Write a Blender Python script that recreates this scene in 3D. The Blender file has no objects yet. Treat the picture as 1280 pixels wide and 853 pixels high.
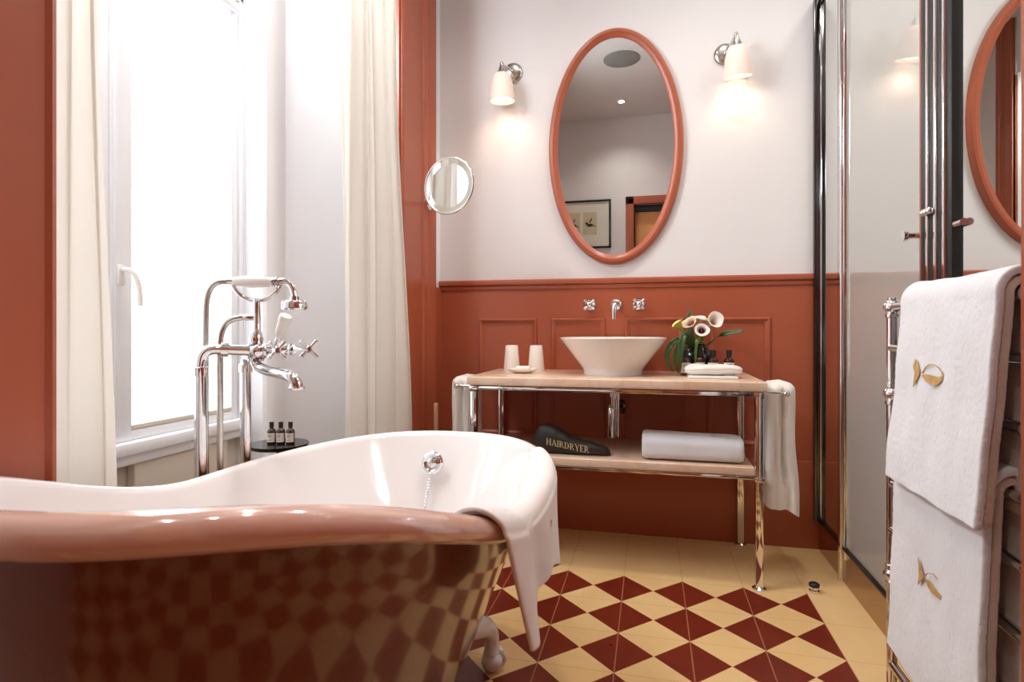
import bpy, bmesh, math, random
from mathutils import Vector, Matrix, noise
random.seed(7)
PI = math.pi
COL = bpy.context.scene.collection

# ------------------------------------------------------------------ camera model (measured from the floor grid)
F, TH, HY = 719.3, .2359, 412.5
_c, _s = math.cos(TH), math.sin(TH)
def ray(px, py):
    u = (px-640)/F; v = (py-HY)/F
    return Vector((u*_c-_s, u*_s+_c, -v))
def T(px, py, t): return Vector((0, 0, 1)) + ray(px, py)*t
def onY(px, py, y): r = ray(px, py); return T(px, py, y/r.y)
def onX(px, py, x): r = ray(px, py); return T(px, py, x/r.x)
def onZ(px, py, z): r = ray(px, py); return T(px, py, (z-1)/r.z)

# ------------------------------------------------------------------ materials
def lin(c):
    c = c/255.0
    return c/12.92 if c <= .04045 else ((c+.055)/1.055)**2.4
def rgb(r, g, b): return (lin(r), lin(g), lin(b), 1)

class Mat:
    def __init__(s, name):
        s.m = bpy.data.materials.new(name); s.m.use_nodes = True
        s.nt = s.m.node_tree; s.N = s.nt.nodes; s.L = s.nt.links
        s.b = s.N['Principled BSDF']
    def new(s, t, **kw):
        n = s.N.new(t)
        for k, v in kw.items(): setattr(n, k, v)
        return n
    def math(s, op, a, b=None, clamp=False):
        n = s.new('ShaderNodeMath', operation=op); n.use_clamp = clamp
        for i, x in enumerate((a, b)):
            if x is None: continue
            if isinstance(x, (int, float)): n.inputs[i].default_value = x
            else: s.L.new(x, n.inputs[i])
        return n.outputs[0]
    def coords(s, kind='Object'):
        return s.new('ShaderNodeTexCoord').outputs[kind]
    def noise(s, scale, detail=3, rough=.5, vec=None, stretch=None):
        n = s.new('ShaderNodeTexNoise'); n.inputs['Scale'].default_value = scale
        n.inputs['Detail'].default_value = detail; n.inputs['Roughness'].default_value = rough
        v = vec or s.coords()
        if stretch:
            mp = s.new('ShaderNodeMapping'); mp.inputs['Scale'].default_value = stretch
            s.L.new(v, mp.inputs['Vector']); v = mp.outputs[0]
        s.L.new(v, n.inputs['Vector']); return n.outputs['Fac']
    def ramp(s, fac, stops):
        n = s.new('ShaderNodeValToRGB'); e = n.color_ramp.elements
        while len(e) < len(stops): e.new(.5)
        for i, (p, c) in enumerate(stops): e[i].position = p; e[i].color = c
        s.L.new(fac, n.inputs[0]); return n.outputs[0]
    def mix(s, fac, a, b):
        n = s.new('ShaderNodeMix', data_type='RGBA')
        for i, x in ((0, fac), (6, a), (7, b)):
            if isinstance(x, (int, float, tuple)): n.inputs[i].default_value = x
            else: s.L.new(x, n.inputs[i])
        return n.outputs[2]
    def bump(s, h, strength, dist=.002):
        n = s.new('ShaderNodeBump'); n.inputs['Strength'].default_value = strength; n.inputs['Distance'].default_value = dist
        s.L.new(h, n.inputs['Height']); s.L.new(n.outputs[0], s.b.inputs['Normal'])
    def set(s, **kw):
        for k, v in kw.items():
            k = k.replace('_', ' ')
            if isinstance(v, (int, float, tuple)): s.b.inputs[k].default_value = v
            else: s.L.new(v, s.b.inputs[k])
        return s

def plain(name, col, rough=.5, var=.06, scale=6, bump=0, bscale=60, dist=.001, **kw):
    M = Mat(name)
    n = M.noise(scale, 3)
    lo = tuple(x*(1-var) for x in col[:3])+(1,); hi = tuple(min(1, x*(1+var)) for x in col[:3])+(1,)
    M.set(Base_Color=M.ramp(n, [(.3, lo), (.7, hi)]), Roughness=rough, **kw)
    if bump: M.bump(M.noise(bscale, 3), bump, dist)
    return M.m

m_red    = plain('terracotta_paint', rgb(170, 88, 60), .30, .03, 3, .06, 25)
m_redmat = plain('terracotta_wall', rgb(156, 76, 50), .38, .03, 3, .06, 25)
m_wall   = plain('warm_white_plaster', rgb(228, 224, 223), .75, .015, 2, .1, 40)
m_ceil   = plain('ceiling_white', rgb(228, 225, 222), .8, .01, 2)
m_jamb   = plain('window_white_paint', rgb(246, 248, 252), .45, .01, 3)
m_panel  = plain('window_panel_beige', rgb(222, 212, 198), .5, .015, 3)
m_ceramic= plain('white_ceramic', rgb(238, 234, 229), .12, .01, 2, Coat_Weight=.6, Coat_Roughness=.04)
m_enamel = plain('white_enamel', rgb(238, 233, 231), .10, .01, 2, Coat_Weight=.5, Coat_Roughness=.04)
m_cream  = plain('cream_ceramic', rgb(247, 239, 228), .25, .02, 8)
m_chrome = plain('chrome', rgb(226, 226, 228), .06, .01, 4, Metallic=1.0)
m_nickel = plain('satin_nickel', rgb(200, 198, 192), .22, .02, 4, Metallic=1.0)
m_dkchrome = plain('dark_glossy_profile', rgb(92, 90, 91), .12, .03, 4, Metallic=1.0)  # shower chrome darkened; its dark reflections are put into this base colour
m_black  = plain('black_lacquer', rgb(20, 19, 20), .2, .1, 6)
m_rubber = plain('black_rubber', rgb(22, 21, 20), .5, .1, 6)
m_tub    = plain('glossy_terracotta_lacquer', rgb(118, 56, 28), .25, .03, 3, .02, 10, .002, IOR=1.4, Coat_Weight=1.0, Coat_Roughness=.09, Coat_IOR=1.45)
m_rimm   = plain('glossy_rim_lacquer', rgb(238, 198, 182), .16, .03, 3, .03, 14, .002, IOR=1.5, Coat_Weight=1.0, Coat_Roughness=.04, Coat_IOR=2.1)
m_bagm   = plain('black_brown_nylon', rgb(44, 36, 30), .55, .15, 12, .3, 14, .004)
m_gold   = plain('gold_thread', rgb(205, 190, 150), .5, .1, 40)
m_emb    = plain('ochre_embroidery', rgb(192, 154, 98), .6, .2, 90, .6, 400)
m_cork   = plain('light_beige_wood', rgb(226, 176, 142), .5, .08, 10)
m_leaf   = plain('leaf_green', rgb(52, 84, 36), .38, .35, 25)
m_stem   = plain('stem_green', rgb(96, 124, 44), .45, .2, 25)
m_dleaf  = plain('grey_green_leaf', rgb(86, 104, 70), .5, .2, 25)
m_label  = plain('paper_label', rgb(228, 218, 206), .6, .04, 60)
m_paper  = plain('print_paper', rgb(205, 190, 160), .7, .05, 10)
m_mount  = plain('picture_mount', rgb(225, 220, 208), .7, .02, 10)
m_ink    = plain('bird_ink', rgb(50, 42, 36), .7, .2, 20)
m_doorw  = plain('honey_door_wood', rgb(214, 146, 86), .4, .08, 5)
m_vent   = plain('grey_grille', rgb(142, 140, 138), .5, .06, 60)
m_tile_shower = plain('pale_grey_shower_wall', rgb(200, 198, 192), .3, .02, 3)

def M_glass(name, col, rough=.02, trans=1.0):
    M = Mat(name); n = M.noise(5)
    M.set(Base_Color=M.ramp(n, [(0, col), (1, tuple(x*.9 for x in col[:3])+(1,))]), Roughness=rough, IOR=1.5, Transmission_Weight=trans)
    return M.m
m_amber = M_glass('amber_glass', rgb(70, 36, 14), .05, .35)
m_vase  = M_glass('smoky_dark_glass', rgb(26, 32, 28), .04, .35)

def M_mirror(name, col, rough=.0):
    M = Mat(name); n = M.noise(1.5)
    M.set(Base_Color=M.ramp(n, [(0, col), (1, tuple(x*.985 for x in col[:3])+(1,))]), Metallic=1.0, Roughness=rough)
    return M.m
m_mirror = M_mirror('silver_mirror', rgb(222, 224, 221))
m_mirror2 = M_mirror('door_mirror', rgb(226, 229, 226))
m_plinth = M_mirror('bronze_plinth', rgb(176, 150, 128), .05)

def M_frost():
    M = Mat('satin_shower_glass'); nt = M.nt
    d = M.new('ShaderNodeBsdfDiffuse'); d.inputs[0].default_value = rgb(206, 205, 198)
    t = M.new('ShaderNodeBsdfTranslucent'); t.inputs[0].default_value = rgb(214, 214, 206)
    n = M.noise(2.0); M.L.new(M.ramp(n, [(0, rgb(204, 203, 196)), (1, rgb(209, 208, 201))]), d.inputs[0])
    a = M.new('ShaderNodeMixShader'); a.inputs[0].default_value = .35
    M.L.new(d.outputs[0], a.inputs[1]); M.L.new(t.outputs[0], a.inputs[2])
    g = M.new('ShaderNodeBsdfGlossy'); g.inputs['Roughness'].default_value = .015; g.inputs[0].default_value = (1, 1, 1, 1)
    fr = M.new('ShaderNodeFresnel'); fr.inputs[0].default_value = 1.65
    f2 = M.math('ADD', fr.outputs[0], .10, True)
    b = M.new('ShaderNodeMixShader'); M.L.new(f2, b.inputs[0])
    M.L.new(a.outputs[0], b.inputs[1]); M.L.new(g.outputs[0], b.inputs[2])
    M.L.new(b.outputs[0], M.N['Material Output'].inputs[0]); return M.m
m_frost = M_frost()

def M_marble():
    M = Mat('rose_marble'); co = M.coords()
    n1 = M.noise(5, 8, .65, co); n2 = M.noise(42, 5, .6, co)
    v = M.new('ShaderNodeTexVoronoi', feature='DISTANCE_TO_EDGE'); v.inputs['Scale'].default_value = 7
    w = M.new('ShaderNodeVectorMath', operation='ADD'); sc = M.new('ShaderNodeVectorMath', operation='SCALE'); sc.inputs['Scale'].default_value = .25
    nz = M.new('ShaderNodeTexNoise'); nz.inputs['Scale'].default_value = 6; M.L.new(co, nz.inputs[0]); M.L.new(nz.outputs['Color'], sc.inputs[0])
    M.L.new(co, w.inputs[0]); M.L.new(sc.outputs[0], w.inputs[1]); M.L.new(w.outputs[0], v.inputs['Vector'])
    c = M.ramp(n1, [(.3, rgb(222, 188, 160)), (.55, rgb(232, 204, 180)), (.75, rgb(240, 220, 200))])
    c = M.mix(M.math('MULTIPLY', n2, .25), c, rgb(196, 150, 120))
    vein = M.ramp(v.outputs['Distance'], [(0, (1, 1, 1, 1)), (.05, (0, 0, 0, 1))])
    c = M.mix(M.math('MULTIPLY', vein, .16), c, rgb(166, 112, 84))
    M.set(Base_Color=c, Roughness=.22); return M.m
m_marble = M_marble()

def M_floor():
    M = Mat('cement_tiles'); g = M.new('ShaderNodeNewGeometry')
    sp = M.new('ShaderNodeSeparateXYZ'); M.L.new(g.outputs['Position'], sp.inputs[0])
    X, Y = sp.outputs[0], sp.outputs[1]; S = .22676
    u = M.math('DIVIDE', M.math('SUBTRACT', X, -.32994), S)
    v = M.math('DIVIDE', M.math('SUBTRACT', 2.3795, Y), S)
    du = M.math('ABSOLUTE', M.math('SUBTRACT', M.math('FRACT', M.math('ADD', u, 20.5)), .5))   # distance to integer u
    dv5 = M.math('ABSOLUTE', M.math('SUBTRACT', M.math('FRACT', M.math('ADD', v, 20.0)), .5))   # distance to v = n+.5
    dv = M.math('ABSOLUTE', M.math('SUBTRACT', M.math('FRACT', M.math('ADD', v, 20.5)), .5))
    red = M.math('LESS_THAN', M.math('ADD', du, dv5), .497)
    field = M.math('MULTIPLY', M.math('LESS_THAN', u, 4.0), M.math('GREATER_THAN', v, 0.0))
    red = M.math('MULTIPLY', red, field)
    co = g.outputs['Position']
    n1 = M.noise(3.5, 5, .6, co); n2 = M.noise(30, 4, .6, co)
    cream = M.ramp(n1, [(.3, rgb(226, 186, 128)), (.7, rgb(236, 202, 148))])
    cream = M.mix(M.math('MULTIPLY', n2, .18), cream, rgb(206, 160, 100))
    rd = M.ramp(n1, [(.3, rgb(104, 32, 18)), (.7, rgb(122, 44, 26))])
    c = M.mix(red, cream, rd)
    gu = M.math('LESS_THAN', du, .008); gv = M.math('LESS_THAN', dv, .005)
    c = M.mix(M.math('MULTIPLY', gu, .55), c, rgb(196, 140, 100))
    c = M.mix(M.math('MULTIPLY', gv, .45), c, rgb(150, 96, 60))
    M.set(Base_Color=c, Roughness=M.math('ADD', M.math('MULTIPLY', n2, .12), .24))
    M.bump(n2, .05, .001); return M.m
m_floor = M_floor()

def M_terry(name, col, sheen=.5, bs=650, strength=.9):
    M = Mat(name); co = M.coords()
    n1 = M.noise(bs, 2, .6, co); n2 = M.noise(14, 3, .5, co)
    M.set(Base_Color=M.ramp(n2, [(.3, tuple(x*.95 for x in col[:3])+(1,)), (.7, col)]), Roughness=.95, Sheen_Weight=sheen)
    M.bump(n1, strength, .0025); return M.m
m_terry = M_terry('white_terry', rgb(246, 245, 248))
m_terryw = M_terry('warm_white_terry', rgb(242, 236, 228), bs=500, strength=.6)
m_drape = M_terry('soft_towel', rgb(244, 236, 232), bs=900, strength=.35)
m_terryb = M_terry('towel_edge', rgb(222, 200, 184), bs=400, strength=1)

def M_curtain():
    M = Mat('cream_curtain'); N = M.N
    d = M.new('ShaderNodeBsdfDiffuse'); t = M.new('ShaderNodeBsdfTranslucent')
    n = M.noise(900, 2, .5, stretch=(1, 1, .3)); c = M.ramp(n, [(.3, rgb(250, 247, 241)), (.7, rgb(253, 251, 247))])
    M.L.new(c, d.inputs[0]); M.L.new(c, t.inputs[0])
    a = M.new('ShaderNodeMixShader'); a.inputs[0].default_value = .58
    M.L.new(d.outputs[0], a.inputs[1]); M.L.new(t.outputs[0], a.inputs[2]); M.L.new(a.outputs[0], N['Material Output'].inputs[0]); return M.m
m_curtain = M_curtain()

def M_emit(name, col, s, base=None):
    M = Mat(name); n = M.noise(3)
    M.set(Base_Color=M.ramp(n, [(0, base or col), (1, base or col)]), Emission_Color=col, Emission_Strength=s, Roughness=.6); return M.m
m_blind = M_emit('daylit_blind', (.92, .97, 1, 1), 1.3, (.8, .8, .8, 1))
m_shade = M_emit('opal_shade', (1, .70, .56, 1), .10, rgb(240, 220, 208))
m_bulb  = M_emit('lamp_glow', (1, .80, .56, 1), 3.0, (.9, .9, .9, 1))
m_down  = M_emit('downlight_glow', (1, .86, .70, 1), 12.0, (.9, .9, .9, 1))

def M_calla(name, inner, outer, edge):
    M = Mat(name); at = M.new('ShaderNodeVertexColor'); at.layer_name = 'zone'
    sp = M.new('ShaderNodeSeparateColor'); M.L.new(at.outputs[0], sp.inputs[0])
    c = M.ramp(sp.outputs[0], [(0, inner), (.62, inner), (.82, edge), (1, edge)])
    c2 = M.ramp(sp.outputs[0], [(0, outer), (.5, outer), (1, edge)])
    g = M.new('ShaderNodeNewGeometry'); c = M.mix(g.outputs['Backfacing'], c2, c)
    M.set(Base_Color=c, Roughness=.45, Subsurface_Weight=0.0); return M.m

# ------------------------------------------------------------------ mesh builder (world coordinates)
def frame(axis):
    a = Vector(axis).normalized()
    u = a.cross(Vector((0, 0, 1)) if abs(a.z) < .9 else Vector((0, 1, 0))).normalized()
    return u, a.cross(u).normalized(), a
class B:
    def __init__(s): s.v = []; s.f = []
    def add(s, vs, fs):
        o = len(s.v); s.v += [Vector(v) for v in vs]; s.f += [tuple(o+i for i in f) for f in fs]; return s
    def box(s, x0, x1, y0, y1, z0, z1, bev=0, seg=2, rot=None):
        bm = bmesh.new(); bmesh.ops.create_cube(bm, size=1)
        for v in bm.verts: v.co = Vector(((x0+x1)/2+v.co.x*(x1-x0), (y0+y1)/2+v.co.y*(y1-y0), (z0+z1)/2+v.co.z*(z1-z0)))
        if bev: bmesh.ops.bevel(bm, geom=bm.edges[:], offset=bev, segments=seg, profile=.5, affect='EDGES')
        if rot:
            c = Vector(((x0+x1)/2, (y0+y1)/2, (z0+z1)/2)); R = Matrix.Rotation(rot, 3, 'Z')
            for v in bm.verts: v.co = c + R @ (v.co-c)
        bm.verts.index_update(); s.add([v.co.copy() for v in bm.verts], [[v.index for v in f.verts] for f in bm.faces]); bm.free(); return s
    def grid(s, fn, nu, nv, cu=False, cv=False, flip=False):
        vs = [fn(i/(nu if cu else nu-1), j/(nv if cv else nv-1)) for i in range(nu) for j in range(nv)]
        fs = []
        for i in range(nu if cu else nu-1):
            for j in range(nv if cv else nv-1):
                q = [i*nv+j, ((i+1) % nu)*nv+j, ((i+1) % nu)*nv+(j+1) % nv, i*nv+(j+1) % nv]
                fs.append(q[::-1] if flip else q)
        return s.add(vs, fs)
    def loft(s, rings, caps=True, closed=False):
        n = len(rings[0]); vs = [p for r in rings for p in r]; fs = []; m = len(rings)
        for i in range(m if closed else m-1):
            for j in range(n):
                a, b = i*n, ((i+1) % m)*n; fs.append((a+j, a+(j+1) % n, b+(j+1) % n, b+j))
        if caps and not closed: fs.append(tuple(range(n))[::-1]); fs.append(tuple((m-1)*n+j for j in range(n)))
        return s.add(vs, fs)
    def tube(s, pts, r, n=14, caps=True, closed=False):
        pts = [Vector(p) for p in pts]; m = len(pts); rs = r if isinstance(r, (list, tuple)) else [r]*m
        rings = []; prev = None
        for i, p in enumerate(pts):
            if closed: t = pts[(i+1) % m]-pts[i-1]
            else: t = pts[min(i+1, m-1)]-pts[max(i-1, 0)]
            t.normalize()
            if prev is None: u, w, _ = frame(t)
            else:
                u = prev-t*prev.dot(t)
                u = u.normalized() if u.length > 1e-6 else frame(t)[0]
            w = t.cross(u); prev = u
            rings.append([p+(u*math.cos(2*PI*k/n)+w*math.sin(2*PI*k/n))*rs[i] for k in range(n)])
        return s.loft(rings, caps, closed)
    def lathe(s, prof, c, axis=(0, 0, 1), n=32, sx=1, sy=1):
        u, w, a = frame(axis); c = Vector(c); rings = []
        for r, h in prof:
            r = max(r, 1e-4)
            rings.append([c+a*h+u*(r*sx*math.cos(2*PI*k/n))+w*(r*sy*math.sin(2*PI*k/n)) for k in range(n)])
        return s.loft(rings)
    def ball(s, c, r, n=16, sc=(1, 1, 1)):
        prof = [(r*math.sin(PI*i/10), -r*math.cos(PI*i/10)) for i in range(11)]
        k = len(s.v); s.lathe(prof, (0, 0, 0), (0, 0, 1), n)
        for i in range(k, len(s.v)): s.v[i] = Vector(c)+Vector((s.v[i].x*sc[0], s.v[i].y*sc[1], s.v[i].z*sc[2]))
        return s
    def build(s, name, mat, parent=None, angle=40, origin=None, mods=(), struct=False):
        o = parent; base = Vector((0, 0, 0))
        if parent is not None:
            base = Vector(ROOTLOC[parent.name])
        elif origin is not None: base = Vector(origin)
        elif not struct:
            xs = [v.x for v in s.v]; ys = [v.y for v in s.v]; zs = [v.z for v in s.v]
            base = Vector(((min(xs)+max(xs))/2, (min(ys)+max(ys))/2, min(zs)))
        me = bpy.data.meshes.new(name); me.from_pydata([v-base for v in s.v], [], s.f); me.update()
        bm = bmesh.new(); bm.from_mesh(me); bmesh.ops.remove_doubles(bm, verts=bm.verts[:], dist=1e-6)
        bmesh.ops.recalc_face_normals(bm, faces=bm.faces[:]); bm.to_mesh(me); bm.free()
        if angle:
            me.polygons.foreach_set('use_smooth', [True]*len(me.polygons)); me.set_sharp_from_angle(angle=math.radians(angle))
        me.materials.append(mat)
        ob = bpy.data.objects.new(name, me); COL.objects.link(ob)
        if parent is not None: ob.parent = parent; ROOTLOC[ob.name] = tuple(base)
        else: ob.location = base; ROOTLOC[ob.name] = tuple(base)
        if struct: ob['kind'] = 'structure'
        for m in mods:
            md = ob.modifiers.new(m[0], m[0])
            for k, v in m[1].items(): setattr(md, k, v)
        return ob
ROOTLOC = {}
def tag(o, label=None, cat=None, group=None, kind=None):
    for k, v in (('label', label), ('category', cat), ('group', group), ('kind', kind)):
        if v: o[k] = v
    return o
def thing(name, loc, label, cat, group=None):
    o = bpy.data.objects.new(name, None); o.empty_display_size = .05; o.location = loc; COL.objects.link(o)
    ROOTLOC[o.name] = tuple(loc); return tag(o, label, cat, group)
def part(o, label): o['label'] = label; return o
def copy_tree(o, parent=None, loc=None):
    c = o.copy(); COL.objects.link(c)
    if parent: c.parent = parent
    if loc is not None: c.location = loc
    for ch in list(o.children): copy_tree(ch, c)
    return c
def bez(p0, p1, p2, p3, n=12):
    p0, p1, p2, p3 = map(Vector, (p0, p1, p2, p3)); out = []
    for i in range(n+1):
        t = i/n; out.append(p0*(1-t)**3+p1*3*t*(1-t)**2+p2*3*t*t*(1-t)+p3*t**3)
    return out
def crom(pts, k=6):
    P = [Vector(p) for p in pts]; P = [P[0]*2-P[1]]+P+[P[-1]*2-P[-2]]; out = []
    for i in range(1, len(P)-2):
        for j in range(k):
            t = j/k; a, b, c, d = P[i-1:i+3]
            out.append(.5*((2*b)+(c-a)*t+(2*a-5*b+4*c-d)*t*t+(3*b-a-3*c+d)*t**3))
    out.append(P[-2]); return out
def sstep(t): t = max(0, min(1, t)); return t*t*(3-2*t)

W, XL, XG, XR = 2.89, -1.088, .745, 1.75   # back wall, left wall, shower screen, far shower wall
CZ = 3.27; YR = -.5; XW = -1.5; DADO = 1.257
# ------------------------------------------------------------------ the room shell
B().box(-1.75, XR+.1, YR-.3, W+.15, -.12, 0).build('floor', m_floor, struct=True, angle=0)
B().box(-1.75, XR+.1, YR-.3, W+.15, CZ, CZ+.1).build('ceiling', m_ceil, struct=True, angle=0)
B().box(XL-.1, XR+.1, W, W+.15, 0, CZ).build('wall_back', m_wall, struct=True, angle=0)
b = B(); b.box(XL-.55, XL, YR-.1, .836, 0, CZ)                         # near pier of the window recess
b.build('wall_left', m_wall, struct=True, angle=0)
# far side of the recess: splayed white reveal with a stepped box
pl = [(XW-.14, 1.885), (XW+.0, 1.885), (XW+.0, 1.895), (-1.425, 1.895), (-1.415, 1.905), (-1.415, 2.02), (-1.395, 2.05), (XL, 2.47), (XL, W), (XW-.14, W)]
b = B(); n = len(pl)
b.add([(x, y, z) for z in (0, CZ) for x, y in pl], [tuple(range(n))[::-1], tuple(range(n, 2*n))]+[(i, (i+1) % n, n+(i+1) % n, n+i) for i in range(n)])
b.build('wall_left_reveal', m_jamb, struct=True, angle=0)
B().box(XW-.14, XW-.02, .86, 1.885, 2.76, CZ).box(XW-.02, XL-.12, .86, 2.3, 2.78, CZ).build('wall_left_lintel', m_jamb, struct=True, angle=0)
B().box(XL-.02, XL, .86, 2.47, 2.85, CZ).build('wall_left_pelmet', m_wall, struct=True, angle=0)
# window panel under the sash
b = B(); b.box(XW-.14, XW-.03, .86, 1.885, 0, .67); b.build('wall_left_apron', m_panel, struct=True, angle=0)
b = B(); b.box(XW-.03, XW+.005, .93, 1.33, .06, .60, .006); b.box(XW-.03, XW+.0, 1.41, 1.80, .06, .62, .004)
b.build('trim_window_panel', m_panel, struct=True, angle=0)
# shower enclosure walls
B().box(XR, XR+.1, 1.0, W+.1, 0, CZ).build('wall_right', m_tile_shower, struct=True, angle=0)
B().box(.765, XR+.1, .95, 1.05, 0, CZ).build('wall_shower_near', m_tile_shower, struct=True, angle=0)
B().box(.80, XR, W-.012, W, 0, CZ).build('wall_shower_back', m_tile_shower, struct=True, angle=0)
# right pier painted terracotta close to the camera
b = B(); b.box(.556, .80, YR-.1, 1.05, 0, CZ, .004); b.box(.548, .56, YR, 1.03, 0, .16, .003)
b.build('wall_right_pier', m_redmat, struct=True, angle=30)
# rear wall with doorway
dx0, dx1, dz = -.17, .49, 2.33
b = B(); b.box(XL-.1, dx0, YR-.12, YR, 0, CZ); b.box(dx1, .80, YR-.12, YR, 0, CZ); b.box(dx0, dx1, YR-.12, YR, dz, CZ)
b.build('wall_rear', m_wall, struct=True, angle=0)
b = B(); b.box(XL, dx0-.08, YR, YR+.015, 0, 1.22, .003); b.box(XL, dx0-.08, YR, YR+.035, 1.215, DADO, .008)
b.build('trim_rear_dado', m_redmat, struct=True, angle=30)
for i, (ox, w1) in enumerate(((0, 0), (.022, .012))):
    b = B(); y1 = YR+.025+w1
    b.box(dx0-.085+ox, dx0+.0, YR-.01, y1, 0, dz+.085-ox, .004); b.box(dx1, dx1+.065-ox*.5, YR-.01, y1, 0, dz+.085-ox, .004); b.box(dx0-.085+ox, dx1+.065-ox*.5, YR-.01, y1, dz, dz+.085-ox, .004)
    b.build('trim_rear_door', m_red, struct=True, angle=30)
B().box(dx0, dx1, YR-.11, YR-.045, dz-.07, dz, .003).box(dx0, dx0+.012, YR-.11, YR-.03, 0, dz).build('door_frame', m_black, struct=True, angle=0)
b = B(); b.box(dx0+.012, dx1, YR-.10, YR-.06, 0, dz-.07, .002)
for (z0, z1) in ((.12, .95), (1.10, 2.12)):
    b.box(dx0+.12, dx1-.11, YR-.062, YR-.052, z0, z1, .006)
b.build('door_1', m_doorw, struct=True, angle=30)

# wainscot on the back wall
b = B(); b.box(XL, XG+.06, W-.012, W, 0, 1.225); b.build('trim_wainscot', m_red, struct=True, angle=0)
b = B()
b.box(XL, XG+.06, W-.030, W, 1.228, DADO, .007, 3); b.box(XL, XG+.06, W-.020, W, 1.205, 1.229, .006, 3)
b.build('trim_dado_rail', m_red, struct=True, angle=30)
def picture_frame(x0, x1, z0, z1):
    b = B(); y = W-.012
    prof = [(0, 0), (0, .007), (.004, .012), (.010, .013), (.016, .007), (.024, .004), (.024, 0)]  # (inward, out)
    cs = [(x0, z0, 1, 1), (x1, z0, -1, 1), (x1, z1, -1, -1), (x0, z1, 1, -1)]
    rings = [[Vector((cx+sx*i, y-o, cz+sz*i)) for i, o in prof] for cx, cz, sx, sz in cs]
    b.loft(rings, closed=True); b.build('trim_panel_moulding', m_red, struct=True, angle=25)
for x0, x1 in ((-.867, -.560), (-.486, -.216), (-.122, .158), (.264, .541)): picture_frame(x0, x1, .46, 1.059)
B().box(XL, XG+.06, W-.020, W-.011, 0, .40, .004).build('baseboard_back', m_red, struct=True, angle=30)
# terracotta casing between recess and back wall
def casing(ya, yb, name, flip=False):
    L = yb-ya; prof = [(0, 0), (0, .020), (.012, .026), (.020, .018), (.14*1, .018), (L*.62, .018), (L*.64, .026), (L*.72, .030), (L*.78, .022), (L*.84, .034), (L*.95, .040), (L, .034), (L, 0)]
    prof = [(p, o) for p, o in prof]
    ring = lambda z: [Vector((XL+o, (yb-p if flip else ya+p), z)) for p, o in prof]
    B().loft([ring(0), ring(CZ)]).build(name, m_red, struct=True, angle=25)
casing(2.36, 2.745, 'trim_casing_far'); 
B().box(XL, XL+.012, 2.74, W, 0, 1.22).build('trim_corner', m_red, struct=True, angle=0)
casing(.665, .838, 'trim_casing_near', True)
# reveal edge returns painted terracotta (inner faces of the opening)
B().box(XL-.015, XL+.012, .828, .838, 0, 2.85).build('trim_casing_return', m_red, struct=True, angle=0)
B().box(XL-.0, XL+.012, 2.345, 2.36, 0, 2.85).build('trim_casing_return', m_red, struct=True, angle=0)

# the window
b = B()
for y0, y1 in ((.86, .90), (1.865, 1.885)): b.box(XW-.10, XW-.0, y0, y1, .66, 2.30, .004)
b.box(XW-.10, XW-.0, .86, 1.885, 2.235, 2.30, .004); b.box(XW-.10, XW+.02, .86, 1.885, .63, .668, .006); b.box(XW-.06, XW+.008, .86, 1.885, .60, .634, .004)
win = b.build('window_1', m_jamb, struct=True, angle=30)
for k, (y0, y1) in enumerate(((.90, 1.335), (1.335, 1.865))):
    b = B(); st = .055 if k == 0 else .04
    b.box(XW-.055, XW-.008, y0, y0+.075, .668, 2.235, .006); b.box(XW-.055, XW-.008, y1-.035, y1, .668, 2.235, .006)
    b.box(XW-.055, XW-.010, y0, y1, .668, .70, .006); b.box(XW-.055, XW-.010, y0, y1, 2.185, 2.235, .006)
    b.box(XW-.010, XW-.002, y0+.012, y0+.030, .69, 2.21, .003)
    b.build('window_sash', m_jamb, win, angle=30)
h = B(); h.box(XW-.008, XW+.006, 1.352, 1.376, 1.13, 1.19, .005).tube(bez((XW+.005, 1.364, 1.175), (XW+.04, 1.364, 1.18), (XW+.045, 1.385, 1.17), (XW+.042, 1.39, 1.07)), .007)
h.build('window_handle', m_ceramic, win)
B().box(XW-.09, XW-.082, .88, 1.875, .66, 2.26).build('window_glass', plain('opaque_daylight_glass', (.8, .85, .9, 1), .1), win, angle=0)
# added transom over the sashes, out of view, to bring in more daylight
b = B()
for y0, y1 in ((.86, .92), (1.355, 1.395), (1.83, 1.885)): b.box(XW-.10, XW-.01, y0, y1, 2.30, 2.78, .004)
b.box(XW-.10, XW-.01, .86, 1.885, 2.30, 2.34, .004); b.box(XW-.10, XW-.01, .86, 1.885, 2.74, 2.78, .004)
tr = b.build('added_transom', m_jamb, struct=True, angle=30)
B().box(XW-.07, XW-.064, .90, 1.85, 2.32, 2.76).build('window_glass', m_blind, tr, angle=0)  # glowing pane of the added transom
# roller blinds, one per sash
for k, (y0, y1, lb) in enumerate(((.978, 1.298, 'white roller blind on the window half hidden by the left curtain'), (1.412, 1.829, 'white daylit roller blind filling the window behind the bath taps'))):
    t = thing('roller_blind', (XW-.02, (y0+y1)/2, .7), lb, 'blind', 'roller blinds on the window')
    B().box(XW-.016, XW-.013, y0, y1, .712, 2.17).build('blind_fabric', m_blind, t, angle=0)
    part(B().box(XW-.018, XW-.009, y0, y1, .700, .714, .002).build('bottom_bar', m_panel, t), 'beige bottom bar')
    B().tube([(XW+.003, y0-.02, 2.192), (XW+.003, y1+.02, 2.192)], .013).build('roller_tube', m_jamb, t)

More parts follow.
